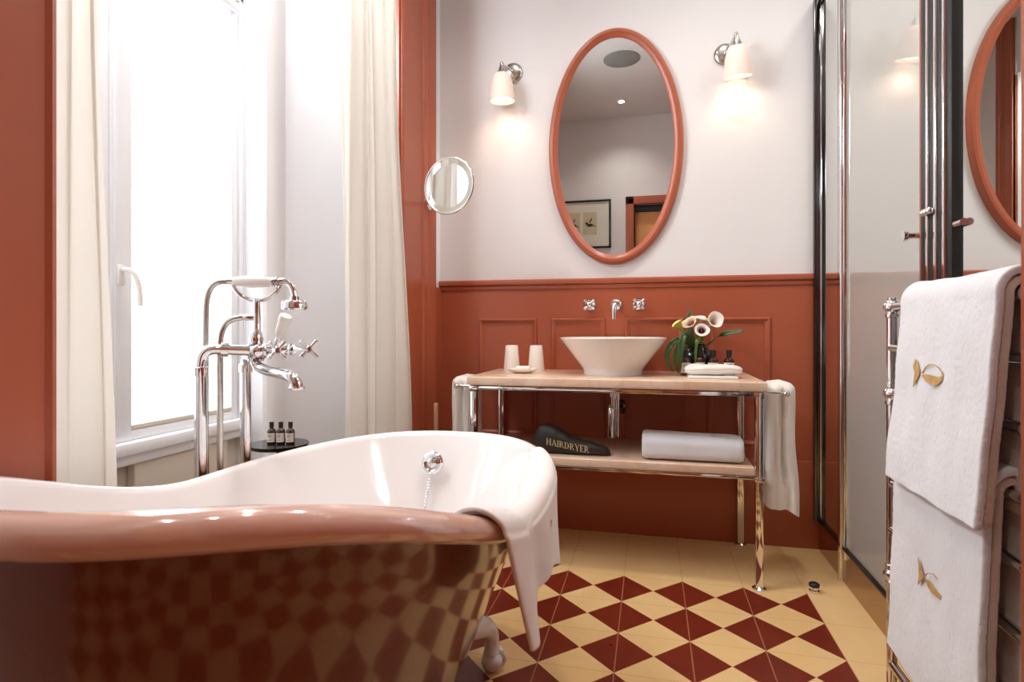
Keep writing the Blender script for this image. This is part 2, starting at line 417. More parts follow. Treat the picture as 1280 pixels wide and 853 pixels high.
# curtains
def curtain(name, yfun, x0, amp, nf, label, zt=2.86, far=False):
    def fn(u, v):
        z = .015+(zt-.015)*v; ya, yb = yfun(z); y = ya+(yb-ya)*u
        ph = 2*PI*nf*u+.5*math.sin(3*z*.6+u*4)
        xx = x0+(.098*sstep(u*1.25) if far else 0)
        return Vector((xx+amp*math.sin(ph)*(.75+.25*math.sin(u*9+1))+.006*math.sin(2.3*z+7*u), y+.012*math.sin(2*ph+.7), z))
    b = B(); b.grid(fn, 150, 40)
    o = b.build(name, m_curtain, origin=(x0, sum(yfun(0))/2, 0), angle=180, mods=(('SOLIDIFY', {'thickness': .002}),))
    return tag(o, label, 'curtain', 'cream window curtains')
def yfar(z):
    return 1.93+.02*math.sin(z), 2.225+.145*sstep((2.25-z)/1.9)
curtain('curtain', yfar, -1.128, .022, 3.6, 'cream floor length curtain gathered beside the terracotta casing behind the bath', far=True)
curtain('curtain', lambda z: (.862, .985+.03*sstep((1.7-z)/1.3)), -1.14, .018, 1.6, 'cream curtain bunched at the left end of the window by the dark terracotta pier')

# ------------------------------------------------------------------ oval mirror
cz, cx = 1.905, -.172
t = thing('oval_mirror', (cx, W, 1.32), 'large oval wall mirror in a terracotta painted frame above the basin', 'mirror')
rings = []
prof = [(.0, .0), (.003, .022), (.012, .033), (.024, .034), (.030, .028), (.036, .026), (.047, .018), (.047, .0)]
for k in range(96):
    a = 2*PI*k/96; ca, sa = math.cos(a), math.sin(a)
    rings.append([Vector((cx+(.329-i)*ca, W-o, cz+(.583-i)*sa)) for i, o in prof])
B().loft(rings, closed=True).build('mirror_frame', m_red, t, angle=35)
B().add([(cx+.285*math.cos(2*PI*k/96), W-.015, cz+.539*math.sin(2*PI*k/96)) for k in range(96)], [tuple(range(96))]).build('mirror_glass', m_mirror, t, angle=0)

# ------------------------------------------------------------------ wall lamps
def wall_lamp(plate, piv, axis, label):
    t = thing('wall_lamp', (plate[0], W, plate[2]-.05), label, 'lamp', 'wall lamps beside the oval mirror')
    p = Vector(plate); q = Vector(piv); ax = Vector(axis).normalized()
    B().lathe([(.001, 0), (.050, 0), (.052, .006), (.046, .014), (.030, .018), (.001, .020)], (p.x, W, p.z), (0, -1, 0)).build('wall_plate', m_nickel, t)
    B().tube(bez((p.x, W-.015, p.z), (p.x, W-.06, p.z), q+Vector((0, .03, .0)), q, 10), .007).build('arm', m_chrome, t)
    b = B(); b.ball(q, .011); b.lathe([(.004, .0), (.010, .004), (.014, .020), (.026, .044), (.031, .050), (.001, .052)], q, ax); b.build('shade_cap', m_nickel, t)
    s = B(); pr = [(.026, .046), (.036, .052), (.046, .072), (.054, .105), (.060, .150), (.064, .184), (.061, .184), (.057, .150), (.051, .105), (.043, .072), (.030, .055)]
    s.lathe(pr, q, ax, 36); s.build('lamp_shade', m_shade, t)
    B().lathe([(.001, .118), (.020, .122), (.034, .135), (.040, .152), (.036, .168), (.020, .178), (.001, .180)], q, ax, 24).build('bulb', m_bulb, t)
    L = bpy.data.lights.new('lamp_light', 'SPOT'); L.energy = 1.5; L.color = (1, .74, .50); L.spot_size = math.radians(150); L.spot_blend = .9; L.shadow_soft_size = .05
    lo = bpy.data.objects.new('lamp_light', L); COL.objects.link(lo); lo.location = q+ax*.20; lo.rotation_euler = ax.to_track_quat('-Z', 'Y').to_euler()
wall_lamp((-.690, W, 2.325), (-.723, 2.79, 2.333), (0, .05, -1), 'wall lamp with frosted bell shade to the left of the oval mirror')
wall_lamp((.345, W, 2.305), (.381, 2.79, 2.348), (.07, .22, -1), 'wall lamp with tilted frosted bell shade to the right of the oval mirror')

# ------------------------------------------------------------------ magnifying mirror
mc = T(561, 232, 2.45); nn = Vector((-.20, -.97, 0)).normalized()
t = thing('magnifying_mirror', (XL+.03, 2.62, 1.5), 'small round chrome shaving mirror on an arm off the casing', 'mirror')
R = .118
B().tube([mc+(frame(nn)[0]*math.cos(a)+frame(nn)[1]*math.sin(a))*R for a in [2*PI*k/64 for k in range(64)]], .006, closed=True).build('mirror_frame', m_chrome, t)
prof = [(R*k/14, .006-.014*(1-(k/14)**2)) for k in range(15)]
u_, w_, a_ = frame(nn)
b = B(); b.grid(lambda i, j: mc+nn*(.004-.016*(1-j*j))+(u_*math.cos(2*PI*i)+w_*math.sin(2*PI*i))*max(j, .001)*R, 64, 16, cu=True)
b.build('mirror_glass', m_mirror, t, angle=180)
B().lathe([(R, -.002), (R*.9, -.018), (R*.5, -.026), (.02, -.030), (.001, -.03)], mc, nn).build('mirror_back', m_chrome, t)
bk = mc-nn*.03
B().ball(bk-nn*.01, .012).tube([bk-nn*.01, bk-nn*.01+Vector((-.06, .10, -.0)), (XL+.05, 2.64, mc.z-.0)], .006).build('arm', m_chrome, t)
B().lathe([(.001, .0), (.030, .0), (.030, .012), (.012, .018), (.001, .018)], (XL+.028, 2.64, mc.z), (1, 0, 0)).build('wall_plate', m_chrome, t)

# ------------------------------------------------------------------ washstand
t = thing('washstand', (-.17, 2.6, 0), 'chrome legged washstand with rose marble top and lower shelf against the wainscot', 'washstand')
x0, x1, y0, y1 = -.765, .432, 2.35, 2.876
top = .800
part(B().box(x0, x1, y0, y1, .763, top, .005, 3).build('marble_top', m_marble, t, angle=30), 'polished pink beige marble top')
part(B().box(-.725, .392, 2.372, 2.868, .436, .468, .004, 3).build('marble_shelf', m_marble, t, angle=30), 'polished pink beige marble shelf')
LX = (-.740, .407); LY = (2.377, 2.850)
for lx in LX:
    for ly in LY:
        b = B(); b.box(lx-.0145, lx+.0145, ly-.0145, ly+.0145, .012, .762, .003); b.box(lx-.018, lx+.018, ly-.018, ly+.018, .735, .760, .003)
        b.box(lx-.019, lx+.019, ly-.019, ly+.019, .415, .432, .003)
        b.lathe([(.001, 0), (.026, 0), (.026, .006), (.018, .012), (.001, .013)], (lx, ly, 0), n=20); b.build('leg', m_chrome, t, angle=30)
b = B()
for z, w in ((.750, .008), (.428, .006)):
    for ly in LY: b.box(LX[0], LX[1], ly-.009, ly+.009, z-w, z+w, .002)
    for lx in LX: b.box(lx-.009, lx+.009, LY[0], LY[1], z-w, z+w, .002)
b.build('frame_rail', m_chrome, t, angle=30)
for sx, lx, bx in ((1, LX[1], .502), (-1, LX[0], -.812)):
    b = B(); zz = .757
    b.tube([(lx, 2.385, zz), (bx, 2.385, zz)], .006).tube([(bx, 2.37, zz), (bx, 2.85, zz)], .0075).tube([(lx, 2.845, zz), (bx, 2.845, zz)], .006)
    b.ball((bx, 2.366, zz), .013).ball((bx, 2.86, zz), .011); b.build('towel_bar', m_chrome, t)

# hand towels over the side bars
def side_towel(bx, label, z1):
    rings = []; N_ = 72; M_ = 46; zt = .800
    for i in range(M_+1):
        k = i/M_; z = z1+(zt-z1)*k; top_ = max(0, (z-(zt-.034))/.034); sc_ = math.sqrt(max(0, 1-top_**2.2))*1.0 if top_ > 0 else 1
        hw = (.060-.012*k+.003*math.sin(k*9))*max(sc_, .02); hd = (.098-.004*k)*max(sc_, .02)
        ring = []
        for j in range(N_):
            a = 2*PI*j/N_; ca, sa = math.cos(a), math.sin(a)
            x = math.copysign(abs(ca)**.5, ca)*hw; y = math.copysign(abs(sa)**.5, sa)*hd
            gx = .012*math.sin(k*5+1)*(1-k)
            groove = math.exp(-((x-gx)/.009)**2)*(1-top_)*(.30+.25*(1-k))+.06*math.exp(-((x+.035)/.007)**2)*(1-top_)
            y *= 1-groove*min(1, (1-k)*6+.15)
            zz = z-(.018*(x/hw)*(1-k)**6)-(.020*(1-abs((x-gx)/hw))*-1*(1-k)**10)
            ring.append(Vector((bx+x+.006*math.sin(k*4+1)*(1-k), 2.505+y+.002*noise.noise(Vector((x*60, z*20, 1))), zz)))
        rings.append(ring)
    b = B(); b.loft(rings)
    o = b.build('hand_towel', m_terryw, angle=60)
    return tag(o, label, 'towel', 'hand towels on the side bars of the washstand')
side_towel(.502, 'white hand towel hanging from the right bar of the washstand', .285)
side_towel(-.812, 'white hand towel hanging from the left bar of the washstand behind the bath', .30)

# ------------------------------------------------------------------ basin, taps, waste
bc = (-.165, 2.63)
b = B(); b.lathe([(.001, 0), (.128, 0), (.131, .006), (.130, .016), (.138, .032), (.166, .068), (.200, .112), (.230, .152), (.237, .162), (.236, .166), (.228, .166), (.222, .160), (.190, .115), (.155, .070), (.125, .040), (.060, .026), (.001, .024)], (bc[0], bc[1], top), n=72)
bas = thing('wash_basin', (bc[0], bc[1], top), 'round white ceramic vessel basin standing on the marble top', 'basin')
b.build('bowl', m_ceramic, bas)
part(B().lathe([(.001, .026), (.024, .026), (.024, .030), (.001, .031)], (bc[0], bc[1], top)).build('drain', m_chrome, bas), 'chrome drain')

def cross_handle(b, c, ax, r, hub=.010):
    u, w, a = frame(ax); c = Vector(c)
    b.ball(c, hub); b.lathe([(hub*.9, -.012), (hub*.9, .006), (hub*.6, .012), (.001, .013)], c, ax, 16)
    for k in range(4):
        an = PI/4+k*PI/2; d = u*math.cos(an)+w*math.sin(an)
        b.tube([c, c+d*r*.5, c+d*r*.9, c+d*r], [hub*.35, hub*.38, hub*.55, hub*.3], 10)
    return b
t = thing('basin_mixer', (-.165, W, 1.05), 'chrome wall mounted basin taps with two cross handles over the basin', 'tap')
for px in (-.292, -.053):
    b = B(); b.lathe([(.001, .012), (.030, .012), (.030, .016), (.022, .024), (.012, .030), (.011, .055), (.001, .058)], (px, W, 1.124), (0, -1, 0))
    cross_handle(b, (px, W-.060, 1.124), (0, -1, 0), .036, .017); b.build('tap_handle', m_chrome, t)
b = B(); b.lathe([(.001, .012), (.032, .012), (.032, .018), (.024, .028), (.016, .032), (.001, .034)], (-.163, W, 1.124), (0, -1, 0))
b.tube([(-.163, W-.03, 1.124), (-.163, W-.12, 1.124)]+bez((-.163, W-.12, 1.124), (-.163, W-.16, 1.126), (-.165, W-.165, 1.11), (-.166, W-.165, 1.050), 8), .0125)
b.build('spout', m_chrome, t)
t = thing('bottle_trap', (-.16, 2.62, .50), 'chrome waste pipe and bottle trap under the basin', 'pipe')
B().tube([(-.163, 2.62, .765), (-.163, 2.62, .54)], .011).lathe([(.016, .70), (.017, .70), (.017, .72), (.012, .722)], (-.163, 2.62, 0), n=24).lathe([(.001, .515), (.016, .516), (.018, .53), (.018, .64), (.014, .66), (.011, .665)], (-.171, 2.62, 0), n=24).build('trap_body', m_chrome, t)
B().tube([(-.145, 2.62, .765), (-.143, 2.62, .70), (-.143, 2.62, .52)], .010).lathe([(.012, .69), (.015, .69), (.015, .72), (.012, .722)], (-.145, 2.62, 0), n=24).build('supply_pipe', m_chrome, t)
B().tube([(-.145, 2.63, .62), (-.14, 2.72, .622), (-.14, W-.01, .622)], .012).lathe([(.001, .012), (.034, .012), (.034, .018), (.022, .026), (.001, .027)], (-.14, W, .622), (0, -1, 0)).build('wall_outlet', m_dkchrome, t)

# ------------------------------------------------------------------ things on the marble top
cupb = B(); cupb.lathe([(.030, 0), (.0385, .0), (.0385, .004), (.030, .112), (.028, .117), (.001, .118)], (0, 0, 0), n=40)
def cup(p, label, first=[]):
    if not first:
        b = B(); b.lathe([(.034, .001), (.0395, .0), (.0400, .004), (.0305, .120), (.028, .125), (.001, .126)], (p[0], p[1], top), n=40)
        o = b.build('tumbler', m_cream, origin=(p[0], p[1], top)); first.append(o)
    else:
        o = first[0].copy(); COL.objects.link(o); o.location = (p[0], p[1], top)
    return tag(o, label, 'cup', 'upturned cream tumblers')
cup((-.655, 2.72), 'upturned cream tumbler, left of the two, by the edge of the marble')
cup((-.536, 2.73), 'upturned cream tumbler nearer the basin')
b = B(); b.lathe([(.001, .003), (.04, .002), (.062, .010), (.072, .018), (.072, .021), (.060, .015), (.038, .008), (.001, .007)], (-.575, 2.60, top), n=40, sx=1.0, sy=.72)
tag(b.build('soap_dish', m_cream), 'small oval cream dish in front of the tumblers', 'dish')
b = B(); b.box(-.605, -.537, 2.575, 2.625, top+.010, top+.034, .009, 3)
tag(b.build('soap_bar', m_ceramic, angle=60), 'white wrapped bar of soap in the cream dish', 'soap')

def bottle(p, z, s, label, group, glass, first={}, h=.10):
    key = (s, glass.name)
    if key not in first:
        t = thing('toiletry_bottle', (p[0], p[1], z), label, 'bottle', group)
        B().lathe([(.001, 0), (.017*s, 0), (.019*s, .003*s), (.019*s, .056*s), (.016*s, .064*s), (.008*s, .070*s), (.0075*s, .076*s), (.001, .077*s)], (p[0], p[1], z), n=28).build('glass_body', glass, t)
        B().lathe([(.001, .074*s), (.0098*s, .074*s), (.0102*s, .098*s), (.001, .099*s)], (p[0], p[1], z), n=24).build('cap', m_rubber, t)
        lb = B(); lb.grid(lambda u, v: Vector((p[0]+.0194*s*math.cos(-PI*.95+u*PI*.9), p[1]+.0194*s*math.sin(-PI*.95+u*PI*.9), z+.010*s+.040*s*v)), 24, 2)
        for k in range(4):
            pass
        lo = lb.build('paper_label', m_label, t, angle=60); part(lo, 'pale paper label')
        tx = B()
        for k, (w, zz) in enumerate(((.5, .042), (.7, .036), (.35, .030), (.6, .018))):
            tx.grid(lambda u, v, w=w, zz=zz: Vector((p[0]+.0197*s*math.cos(-PI/2+(u-.5)*w*1.6), p[1]+.0197*s*math.sin(-PI/2+(u-.5)*w*1.6), z+zz*s+.0022*s*v)), 10, 2)
        tx.build('label_print', m_ink, lo, angle=60)
        first[key] = t; return t
    t = copy_tree(first[key], None, (p[0], p[1], z)); return tag(t, label, 'bottle', group)
gb = 'small toiletry bottles on the marble top'
bottle((.150, 2.635), top, 1.13, 'dark toiletry bottle with a full label, nearest the basin on the marble top', gb, m_amber)
bottle((.212, 2.67), top, 1.13, 'amber toiletry bottle second from the basin, behind the folded cloth', gb, m_amber)
bottle((.268, 2.66), top, 1.13, 'amber toiletry bottle third from the basin, behind the folded cloth', gb, m_amber)
bottle((.336, 2.68), top, 1.13, 'amber toiletry bottle farthest from the basin, behind the folded cloth', gb, m_amber)
def soft_box(name, mat, c, sx, sy, sz, seed, rot=0, layers=2, amp=.004, e=.5):
    b = B(); c = Vector(c)
    def fn(u, v):
        a = 2*PI*u; ph = -PI/2+PI*v
        def sp(q, k): return math.copysign(abs(q)**k, q)
        x = sp(math.cos(ph), .35)*sp(math.cos(a), e*.55)*sx/2; y = sp(math.cos(ph), .35)*sp(math.sin(a), e*.55)*sy/2; z = sp(math.sin(ph), .75)*sz/2
        n = noise.noise(Vector((x*14+seed, y*14, z*20)))*amp
        g = -.0028*max(0, math.cos(2*PI*layers*(z/sz+.5)))**6*(1 if abs(math.cos(ph)) > .7 else 0)
        R = Matrix.Rotation(rot, 3, 'Z'); p = Vector((x+g*math.copysign(1, x), y+g*math.copysign(1, y), z+n+sz/2+.25*amp*math.sin(x*30)))
        p.z = max(p.z, 0)
        return c+R @ p
    b.grid(fn, 96, 48, cu=True)
    return b.build(name, mat, origin=c, angle=180)
b = B(); b.box(.150, .345, 2.46, 2.585, top, top+.010, .003); b.box(.155, .34, 2.465, 2.58, top+.008, top+.012, .001)
tag(b.build('amenity_tray', m_ceramic), 'flat white tray under the folded cloth on the marble top', 'tray')
tag(soft_box('folded_washcloth', m_terryw, (.255, 2.54, top+.0125), .225, .13, .042, 3, .10, 2, .006, .8), 'small folded white cloth on the white tray by the vase', 'cloth')
# vase
vx, vy = .203, 2.775
t = thing('flower_vase', (vx, vy, top), 'squat dark glass vase holding the calla lilies', 'vase')
B().lathe([(.001, 0), (.040, 0), (.060, .012), (.078, .045), (.080, .070), (.070, .100), (.048, .122), (.040, .130), (.043, .136), (.040, .137), (.036, .130), (.040, .120), (.062, .098), (.072, .068), (.068, .045), (.040, .014), (.001, .010)], (vx, vy, top), n=48).build('vase_body', m_vase, t)
# calla lilies
def calla(c, ax, size, mat, stemto, label, roll=0, mat_stem=m_stem, open_=1.0):
    u, w, a = frame(ax); c = Vector(c)
    u2 = u*math.cos(roll)+w*math.sin(roll); w2 = a.cross(u2)
    nv = 22; nu = 40
    me_v = []; zone = []
    def fn(i, j):
        th = 2*PI*i+(.25); r = (.10+.30*j+.62*open_*max(0, j-.45)**1.3*2.0)*size*.5
        tip = math.exp(-((math.cos(th)-1)**2)/.35)
        h = size*(-.75+1.0*j) + size*.22*tip*j**2 - size*.12*(1-math.cos(th+PI))*.5*j
        r *= 1+.28*tip*j**3
        curl = -.10*size*max(0, j-.85)/.15
        return c+a*(h+curl)+(u2*math.cos(th)+w2*math.sin(th))*r
    b = B(); b.grid(fn, nu, nv, cu=True)
    zone = [j/(nv-1) for i in range(nu) for j in range(nv)]
    base = tuple(stemto)
    t = thing('calla_lily', base, label, 'flower', 'calla lilies in the dark vase')
    me = bpy.data.meshes.new('spathe'); me.from_pydata([v-Vector(base) for v in b.v], [], b.f); me.update()
    at = me.color_attributes.new('zone', 'FLOAT_COLOR', 'POINT')
    for i, zz in enumerate(zone): at.data[i].color = (zz, zz, zz, 1)
    me.polygons.foreach_set('use_smooth', [True]*len(me.polygons)); me.materials.append(mat)
    o = bpy.data.objects.new('spathe', me); COL.objects.link(o); o.parent = t
    B().tube([c-a*size*.55, c-a*size*.1, c+a*size*.10], [size*.035, size*.04, size*.015], 10).build('spadix', plain('spadix_yellow', rgb(214, 170, 60), .6), t)
    B().tube(bez(c-a*size*.72, c-a*size*1.3, Vector(base)+Vector((0, 0, .12)), base, 10), .005, 8).build('stem', mat_stem, t)
def cal(px, py, y): return onY(px, py, y)
v_pur = M_calla('calla_purple', rgb(92, 34, 74), rgb(226, 208, 190), rgb(240, 224, 210))
v_yel = M_calla('calla_yellow', rgb(190, 190, 60), rgb(178, 184, 62), rgb(232, 214, 120))
v_wht = M_calla('calla_white', rgb(206, 190, 176), rgb(232, 214, 196), rgb(244, 232, 218))
v_pnk = M_calla('calla_blush', rgb(150, 76, 104), rgb(236, 206, 180), rgb(240, 214, 180))
calla(cal(877, 413, 2.70), (-.1, -1, .55), .062, v_pur, (vx+.008, vy-.012, top+.03), 'calla lily with a deep purple throat facing front, lowest of the bunch', 2.2)
calla(cal(863, 404, 2.74), (-.55, -.7, .7), .066, v_pnk, (vx-.008, vy-.008, top+.03), 'blush calla lily with a mauve throat at the centre left of the bunch', 1.0)
calla(cal(874, 399, 2.77), (.0, -.35, 1), .060, v_wht, (vx, vy+.008, top+.03), 'cream calla lily rising at the back top of the bunch', .5)
calla(cal(848, 406, 2.72), (-.55, -.25, .75), .078, v_yel, (vx-.016, vy+.0, top+.03), 'yellow green calla lily leaning toward the basin', 3.0, open_=.5)
calla(cal(893, 402, 2.73), (.35, -.9, .45), .070, v_wht, (vx+.016, vy-.0, top+.03), 'white calla lily at the right of the bunch', 4.2)
calla(cal(884, 402, 2.79), (.25, -.4, 1), .048, v_pnk, (vx+.012, vy+.012, top+.03), 'small pink calla lily half hidden behind the white one', 1.6)
def leaf(pts, w, label, mat=m_leaf, tw=0):
    P = crom(pts, 8); b = B(); m = len(P)
    L = []
    for i, p in enumerate(P):
        t = (P[min(i+1, m-1)]-P[max(i-1, 0)]).normalized(); k = i/(m-1)
        side = t.cross(Vector((math.sin(tw), -math.cos(tw), .25))).normalized(); nrm = side.cross(t)
        ww = w*math.sin(PI*min(1, (k*.93+.07)))**.7
        L.append([p-side*ww+nrm*ww*.25, p-side*ww*.5+nrm*ww*.05, p, p+side*ww*.5+nrm*ww*.05, p+side*ww+nrm*ww*.25])
    b.add([q for r in L for q in r], [(i*5+j, i*5+j+1, (i+1)*5+j+1, (i+1)*5+j) for i in range(m-1) for j in range(4)])
    o = b.build('blade_leaf', mat, angle=180, mods=(('SOLIDIFY', {'thickness': .0012}),)); return tag(o, label, 'leaf', 'long leaves around the calla lilies')
leaf([(vx+.01, vy, top+.11), cal(888, 428, 2.74), cal(900, 419, 2.72), cal(925, 414, 2.70), cal(929, 416, 2.70)][:4]+[cal(930, 415, 2.70)], .011, 'long green leaf arching out to the right of the vase', tw=1.2)
leaf([(vx-.01, vy-.02, top+.12), cal(850, 425, 2.66), cal(838, 432, 2.64), cal(834, 448, 2.62), cal(842, 466, 2.61)], .013, 'green leaf drooping from the vase toward the basin, outermost')
leaf([(vx-.01, vy-.03, top+.12), cal(855, 424, 2.64), cal(846, 436, 2.62), cal(843, 452, 2.61), cal(849, 468, 2.61)], .010, 'dark green leaf drooping just inside the outermost one')
leaf([(vx-.01, vy-.04, top+.12), cal(856, 418, 2.63), cal(851, 440, 2.60), cal(850, 467, 2.60)], .013, 'broad green leaf hanging straight down in front of the vase')
leaf([(vx+.0, vy-.04, top+.12), cal(871, 425, 2.66), cal(870, 438, 2.655), cal(869, 458, 2.655)], .006, 'narrow green leaf falling over the front of the dark vase', mat=m_stem)
leaf([(vx+.0, vy+.02, top+.12), cal(862, 410, 2.80), cal(862, 395, 2.80), cal(866, 388, 2.80)], .015, 'grey green leaf standing up behind the flowers', mat=m_dleaf)

# ------------------------------------------------------------------ on the shelf
sh = .468
prof = [(.0, .000, .0), (.012, .050, .012), (.03, .095, .024), (.05, .122, .034), (.075, .124, .042), (.11, .113, .046), (.15, .093, .046), (.19, .074, .044), (.25, .056, .040), (.31, .042, .034), (.335, .034, .026), (.346, .018, .012), (.350, .0, .0)]
bx0 = -.512; by = 2.465
def bagat(x):
    k = x/.350; i = 0
    for i in range(len(prof)-1):
        if prof[i+1][0] >= x: break
    a, c = prof[i], prof[i+1]; q = (x-a[0])/(c[0]-a[0]); q = sstep(q)*.5+q*.5
    return a[1]+(c[1]-a[1])*q, a[2]+(c[2]-a[2])*q
def bagpt(x, ang):
    h, d = bagat(x); h = max(h, .004); d = max(d, .003)
    cy, cz_ = math.cos(ang), math.sin(ang)
    y = math.copysign(abs(cy)**.75, cy)*d; z = h/2+math.copysign(abs(cz_)**.8, cz_)*h/2
    nz = noise.noise(Vector((x*22, y*30, z*24)))*.0055*min(1, d/.03) + .003*math.sin(x*60+z*70)*(1 if h > .05 else .3)*min(1, z/.03)*.6
    return Vector((bx0+x, by+y*(1+nz*8)-.0, sh+.001+max(0, z+nz*.5*min(1, z/.02))))
b = B(); b.grid(lambda u, v: bagpt(.350*u, 2*PI*v), 70, 48, cv=True)
bag = thing('hairdryer_bag', (bx0+.17, by, sh), 'soft black hairdryer pouch with gold lettering lying on the marble shelf', 'bag')
bagb = b.build('pouch', m_bagm, bag, angle=180)
# serif lettering HAIRDRYER, built from strokes and laid on the pouch front
def letter(ch):
    s = []; st = .17; th = .06
    def V(x, y0=0, y1=1, w=st): s.append([(x-w/2, y0), (x+w/2, y0), (x+w/2, y1), (x-w/2, y1)])
    def Hh(x0, x1, y, w=th): s.append([(x0, y-w/2), (x1, y-w/2), (x1, y+w/2), (x0, y+w/2)])
    def D(xa, ya, xb, yb, w): s.append([(xa-w/2, ya), (xa+w/2, ya), (xb+w/2, yb), (xb-w/2, yb)])
    def serif(x, y, l=.30): Hh(x-l/2, x+l/2, y+(th/2 if y < .5 else -th/2))
    def arc(cx_, cy_, rx, ry, a0, a1, w0=.08, w1=.18, n=10):
        for k in range(n):
            q = []
            for kk in (k, k+1):
                a = a0+(a1-a0)*kk/n; w = w0+(w1-w0)*max(0, math.cos(a))
                q.append(((cx_+(rx)*math.cos(a), cy_+ry*math.sin(a)), (cx_+(rx-w)*math.cos(a), cy_+(ry-th)*math.sin(a))))
            s.append([q[0][0], q[1][0], q[1][1], q[0][1]])
    if ch == 'H':
        for x in (.18, .74): V(x); serif(x, 0); serif(x, 1)
        Hh(.18, .74, .52); return s, .95
    if ch == 'A':
        D(.14, 0, .44, 1, .07); D(.78, 0, .46, 1, .17); Hh(.24, .66, .34); serif(.14, 0, .26); serif(.78, 0, .32); return s, .95
    if ch == 'I': V(.18); serif(.18, 0); serif(.18, 1); return s, .40
    if ch == 'D': V(.18); serif(.14, 0, .24); serif(.14, 1, .24); Hh(.1, .40, 1-th/2); Hh(.1, .40, th/2); arc(.38, .5, .42, .5, -PI/2, PI/2); return s, .90
    if ch == 'R': V(.18); serif(.18, 0); serif(.14, 1, .24); Hh(.1, .38, 1-th/2); Hh(.1, .38, .48); arc(.36, .74, .30, .26, -PI/2, PI/2); D(.76, 0, .38, .5, .16); serif(.80, 0, .22); return s, .90
    if ch == 'Y': D(.42, .42, .12, 1, .16); D(.46, .42, .74, 1, .07); V(.44, 0, .46); serif(.44, 0); serif(.14, 1, .28); serif(.74, 1, .24); return s, .86
    if ch == 'E':
        V(.18); Hh(.06, .62, th/2); Hh(.06, .60, 1-th/2); Hh(.18, .50, .52)
        s.append([(.56, 0), (.62, 0), (.66, .24), (.62, .24)]); s.append([(.54, 1), (.60, 1), (.60, .78), (.56, .78)]); s.append([(.46, .42), (.5, .42), (.5, .62), (.46, .62)]); return s, .74
tb = B(); cur = 0; word = 'HAIRDRYER'; H_ = .0270
tot = sum(letter(c)[1] for c in word)*H_*.92
def bagfront(x, z):
    h, d = bagat(x); zz = min(max(z/h, .03), .97)
    cz_ = (zz*2-1); sa = math.copysign(abs(cz_)**(1/.8), cz_); cy = math.sqrt(max(0, 1-sa*sa))
    y = -d*cy**.75
    p0 = y; nz = noise.noise(Vector((x*22, y*30, z*24)))*.0055*min(1, d/.03) + .003*math.sin(x*60+z*70)*(1 if h > .05 else .3)*min(1, z/.03)*.6
    return by+y*(1+nz*8)
for ch in word:
    polys, adv = letter(ch)
    for p in polys:
        vs = []
        for (lx, ly) in p:
            X_ = .080+(cur+lx*.92)*H_*(.183/tot); Z_ = .044-.17*(X_-.080)+ly*H_
            vs.append((bx0+X_, bagfront(X_, Z_)-.0022, sh+Z_))
        tb.add(vs, [tuple(range(len(vs)))])
    cur += adv*.92
tb.build('lettering', m_gold, bagb, angle=0, mods=(('SOLIDIFY', {'thickness': .0008}),))

ft = thing('folded_bath_towel', (.16, 2.50, sh), 'thick folded white bath towel on the lower marble shelf', 'towel')
def fold_fn(u, v):
    # profile in YZ is a flattened roll with front rounded fold; u around, v along x
    a = 2*PI*u; ca, sa = math.cos(a), math.sin(a)
    y = 2.50+math.copysign(abs(ca)**.55, ca)*.105; z = .051+math.copysign(abs(sa)**.62, sa)*.051-.007*v*max(0, sa)
    ex = (abs(v-.5)*2); sh_ = 1-.10*max(0, ex-.93)/.07
    x = -.033+.392*v; z = .051+(z-.051)*sh_; y = 2.50+(y-2.50)*sh_
    if ca > 0: x -= 0
    z += .0035*noise.noise(Vector((x*11, y*11, 2)))*(1 if sa > 0 else 0); y += .003*noise.noise(Vector((x*9, z*25, 5)))
    return Vector((x+.012*(y-2.45)/.1*.2, y, sh+max(0.0005, z)))
b = B(); b.grid(fold_fn, 80, 60, cu=True); k = len(b.v)
for side in (0, 59):
    idx = [i*60+side for i in range(80)]; b.f.append(tuple(idx if side == 0 else idx[::-1]))
b.build('towel_fold', m_terry, ft, angle=60)
b = B(); b.box(-.028, .352, 2.43, 2.60, sh+.049, sh+.053, .001); 
part(B().add([(.235, 2.45, sh+.1035), (.255, 2.447, sh+.1035), (.262, 2.456, sh+.1035), (.24, 2.46, sh+.1035)], [(0, 1, 2, 3)]).build('embroidery', m_ink, ft, angle=0), 'tiny dark stitched mark')

# ------------------------------------------------------------------ shower enclosure
t = thing('shower_screen', (XG, 2.0, 0), 'full height framed shower screen of glass and mirror panels on the right', 'shower')
part(B().box(XG, XG+.02, 1.13, 2.86, 0, .125, .001).build('plinth', m_plinth, t, angle=0), 'bronze mirror finished base panel')
part(B().box(XG+.0, XG+.008, 1.835, 2.49, .150, 2.56).build('glass_panel', m_frost, t, angle=0), 'satin glass panel')
part(B().box(XG+.0, XG+.008, 2.555, 2.86, .150, 2.48).build('side_panel', m_mirror2, t, angle=0), 'narrow mirror panel by the wall')
part(B().box(XG-.002, XG+.008, 1.13, 1.65, .150, 2.56).build('mirror_panel', m_mirror2, t, angle=0), 'mirror panel behind the towel rail')
b = B(); b.box(XG-.008, XG+.018, 1.13, 2.86, .128, .148, .003); b.box(XG-.014, XG+.010, 1.13, 2.86, .138, .146, .002); b.build('bottom_track', m_dkchrome, t, angle=30)
b = B(); b.box(XG-.014, XG+.018, 2.53, 2.88, 2.47, 2.51, .003); b.box(XG-.006, XG+.018, 1.13, 2.53, 2.56, 2.60, .003); b.build('top_track', m_dkchrome, t, angle=30)
b = B(); b.box(XG-.024, XG+.020, 2.848, 2.876, .128, 2.50, .004); b.build('post', m_dkchrome, t, angle=30)
b = B(); b.box(XG-.003, XG+.006, 2.835, 2.848, .128, 2.50, .002); b.build('post', m_chrome, t, angle=30)
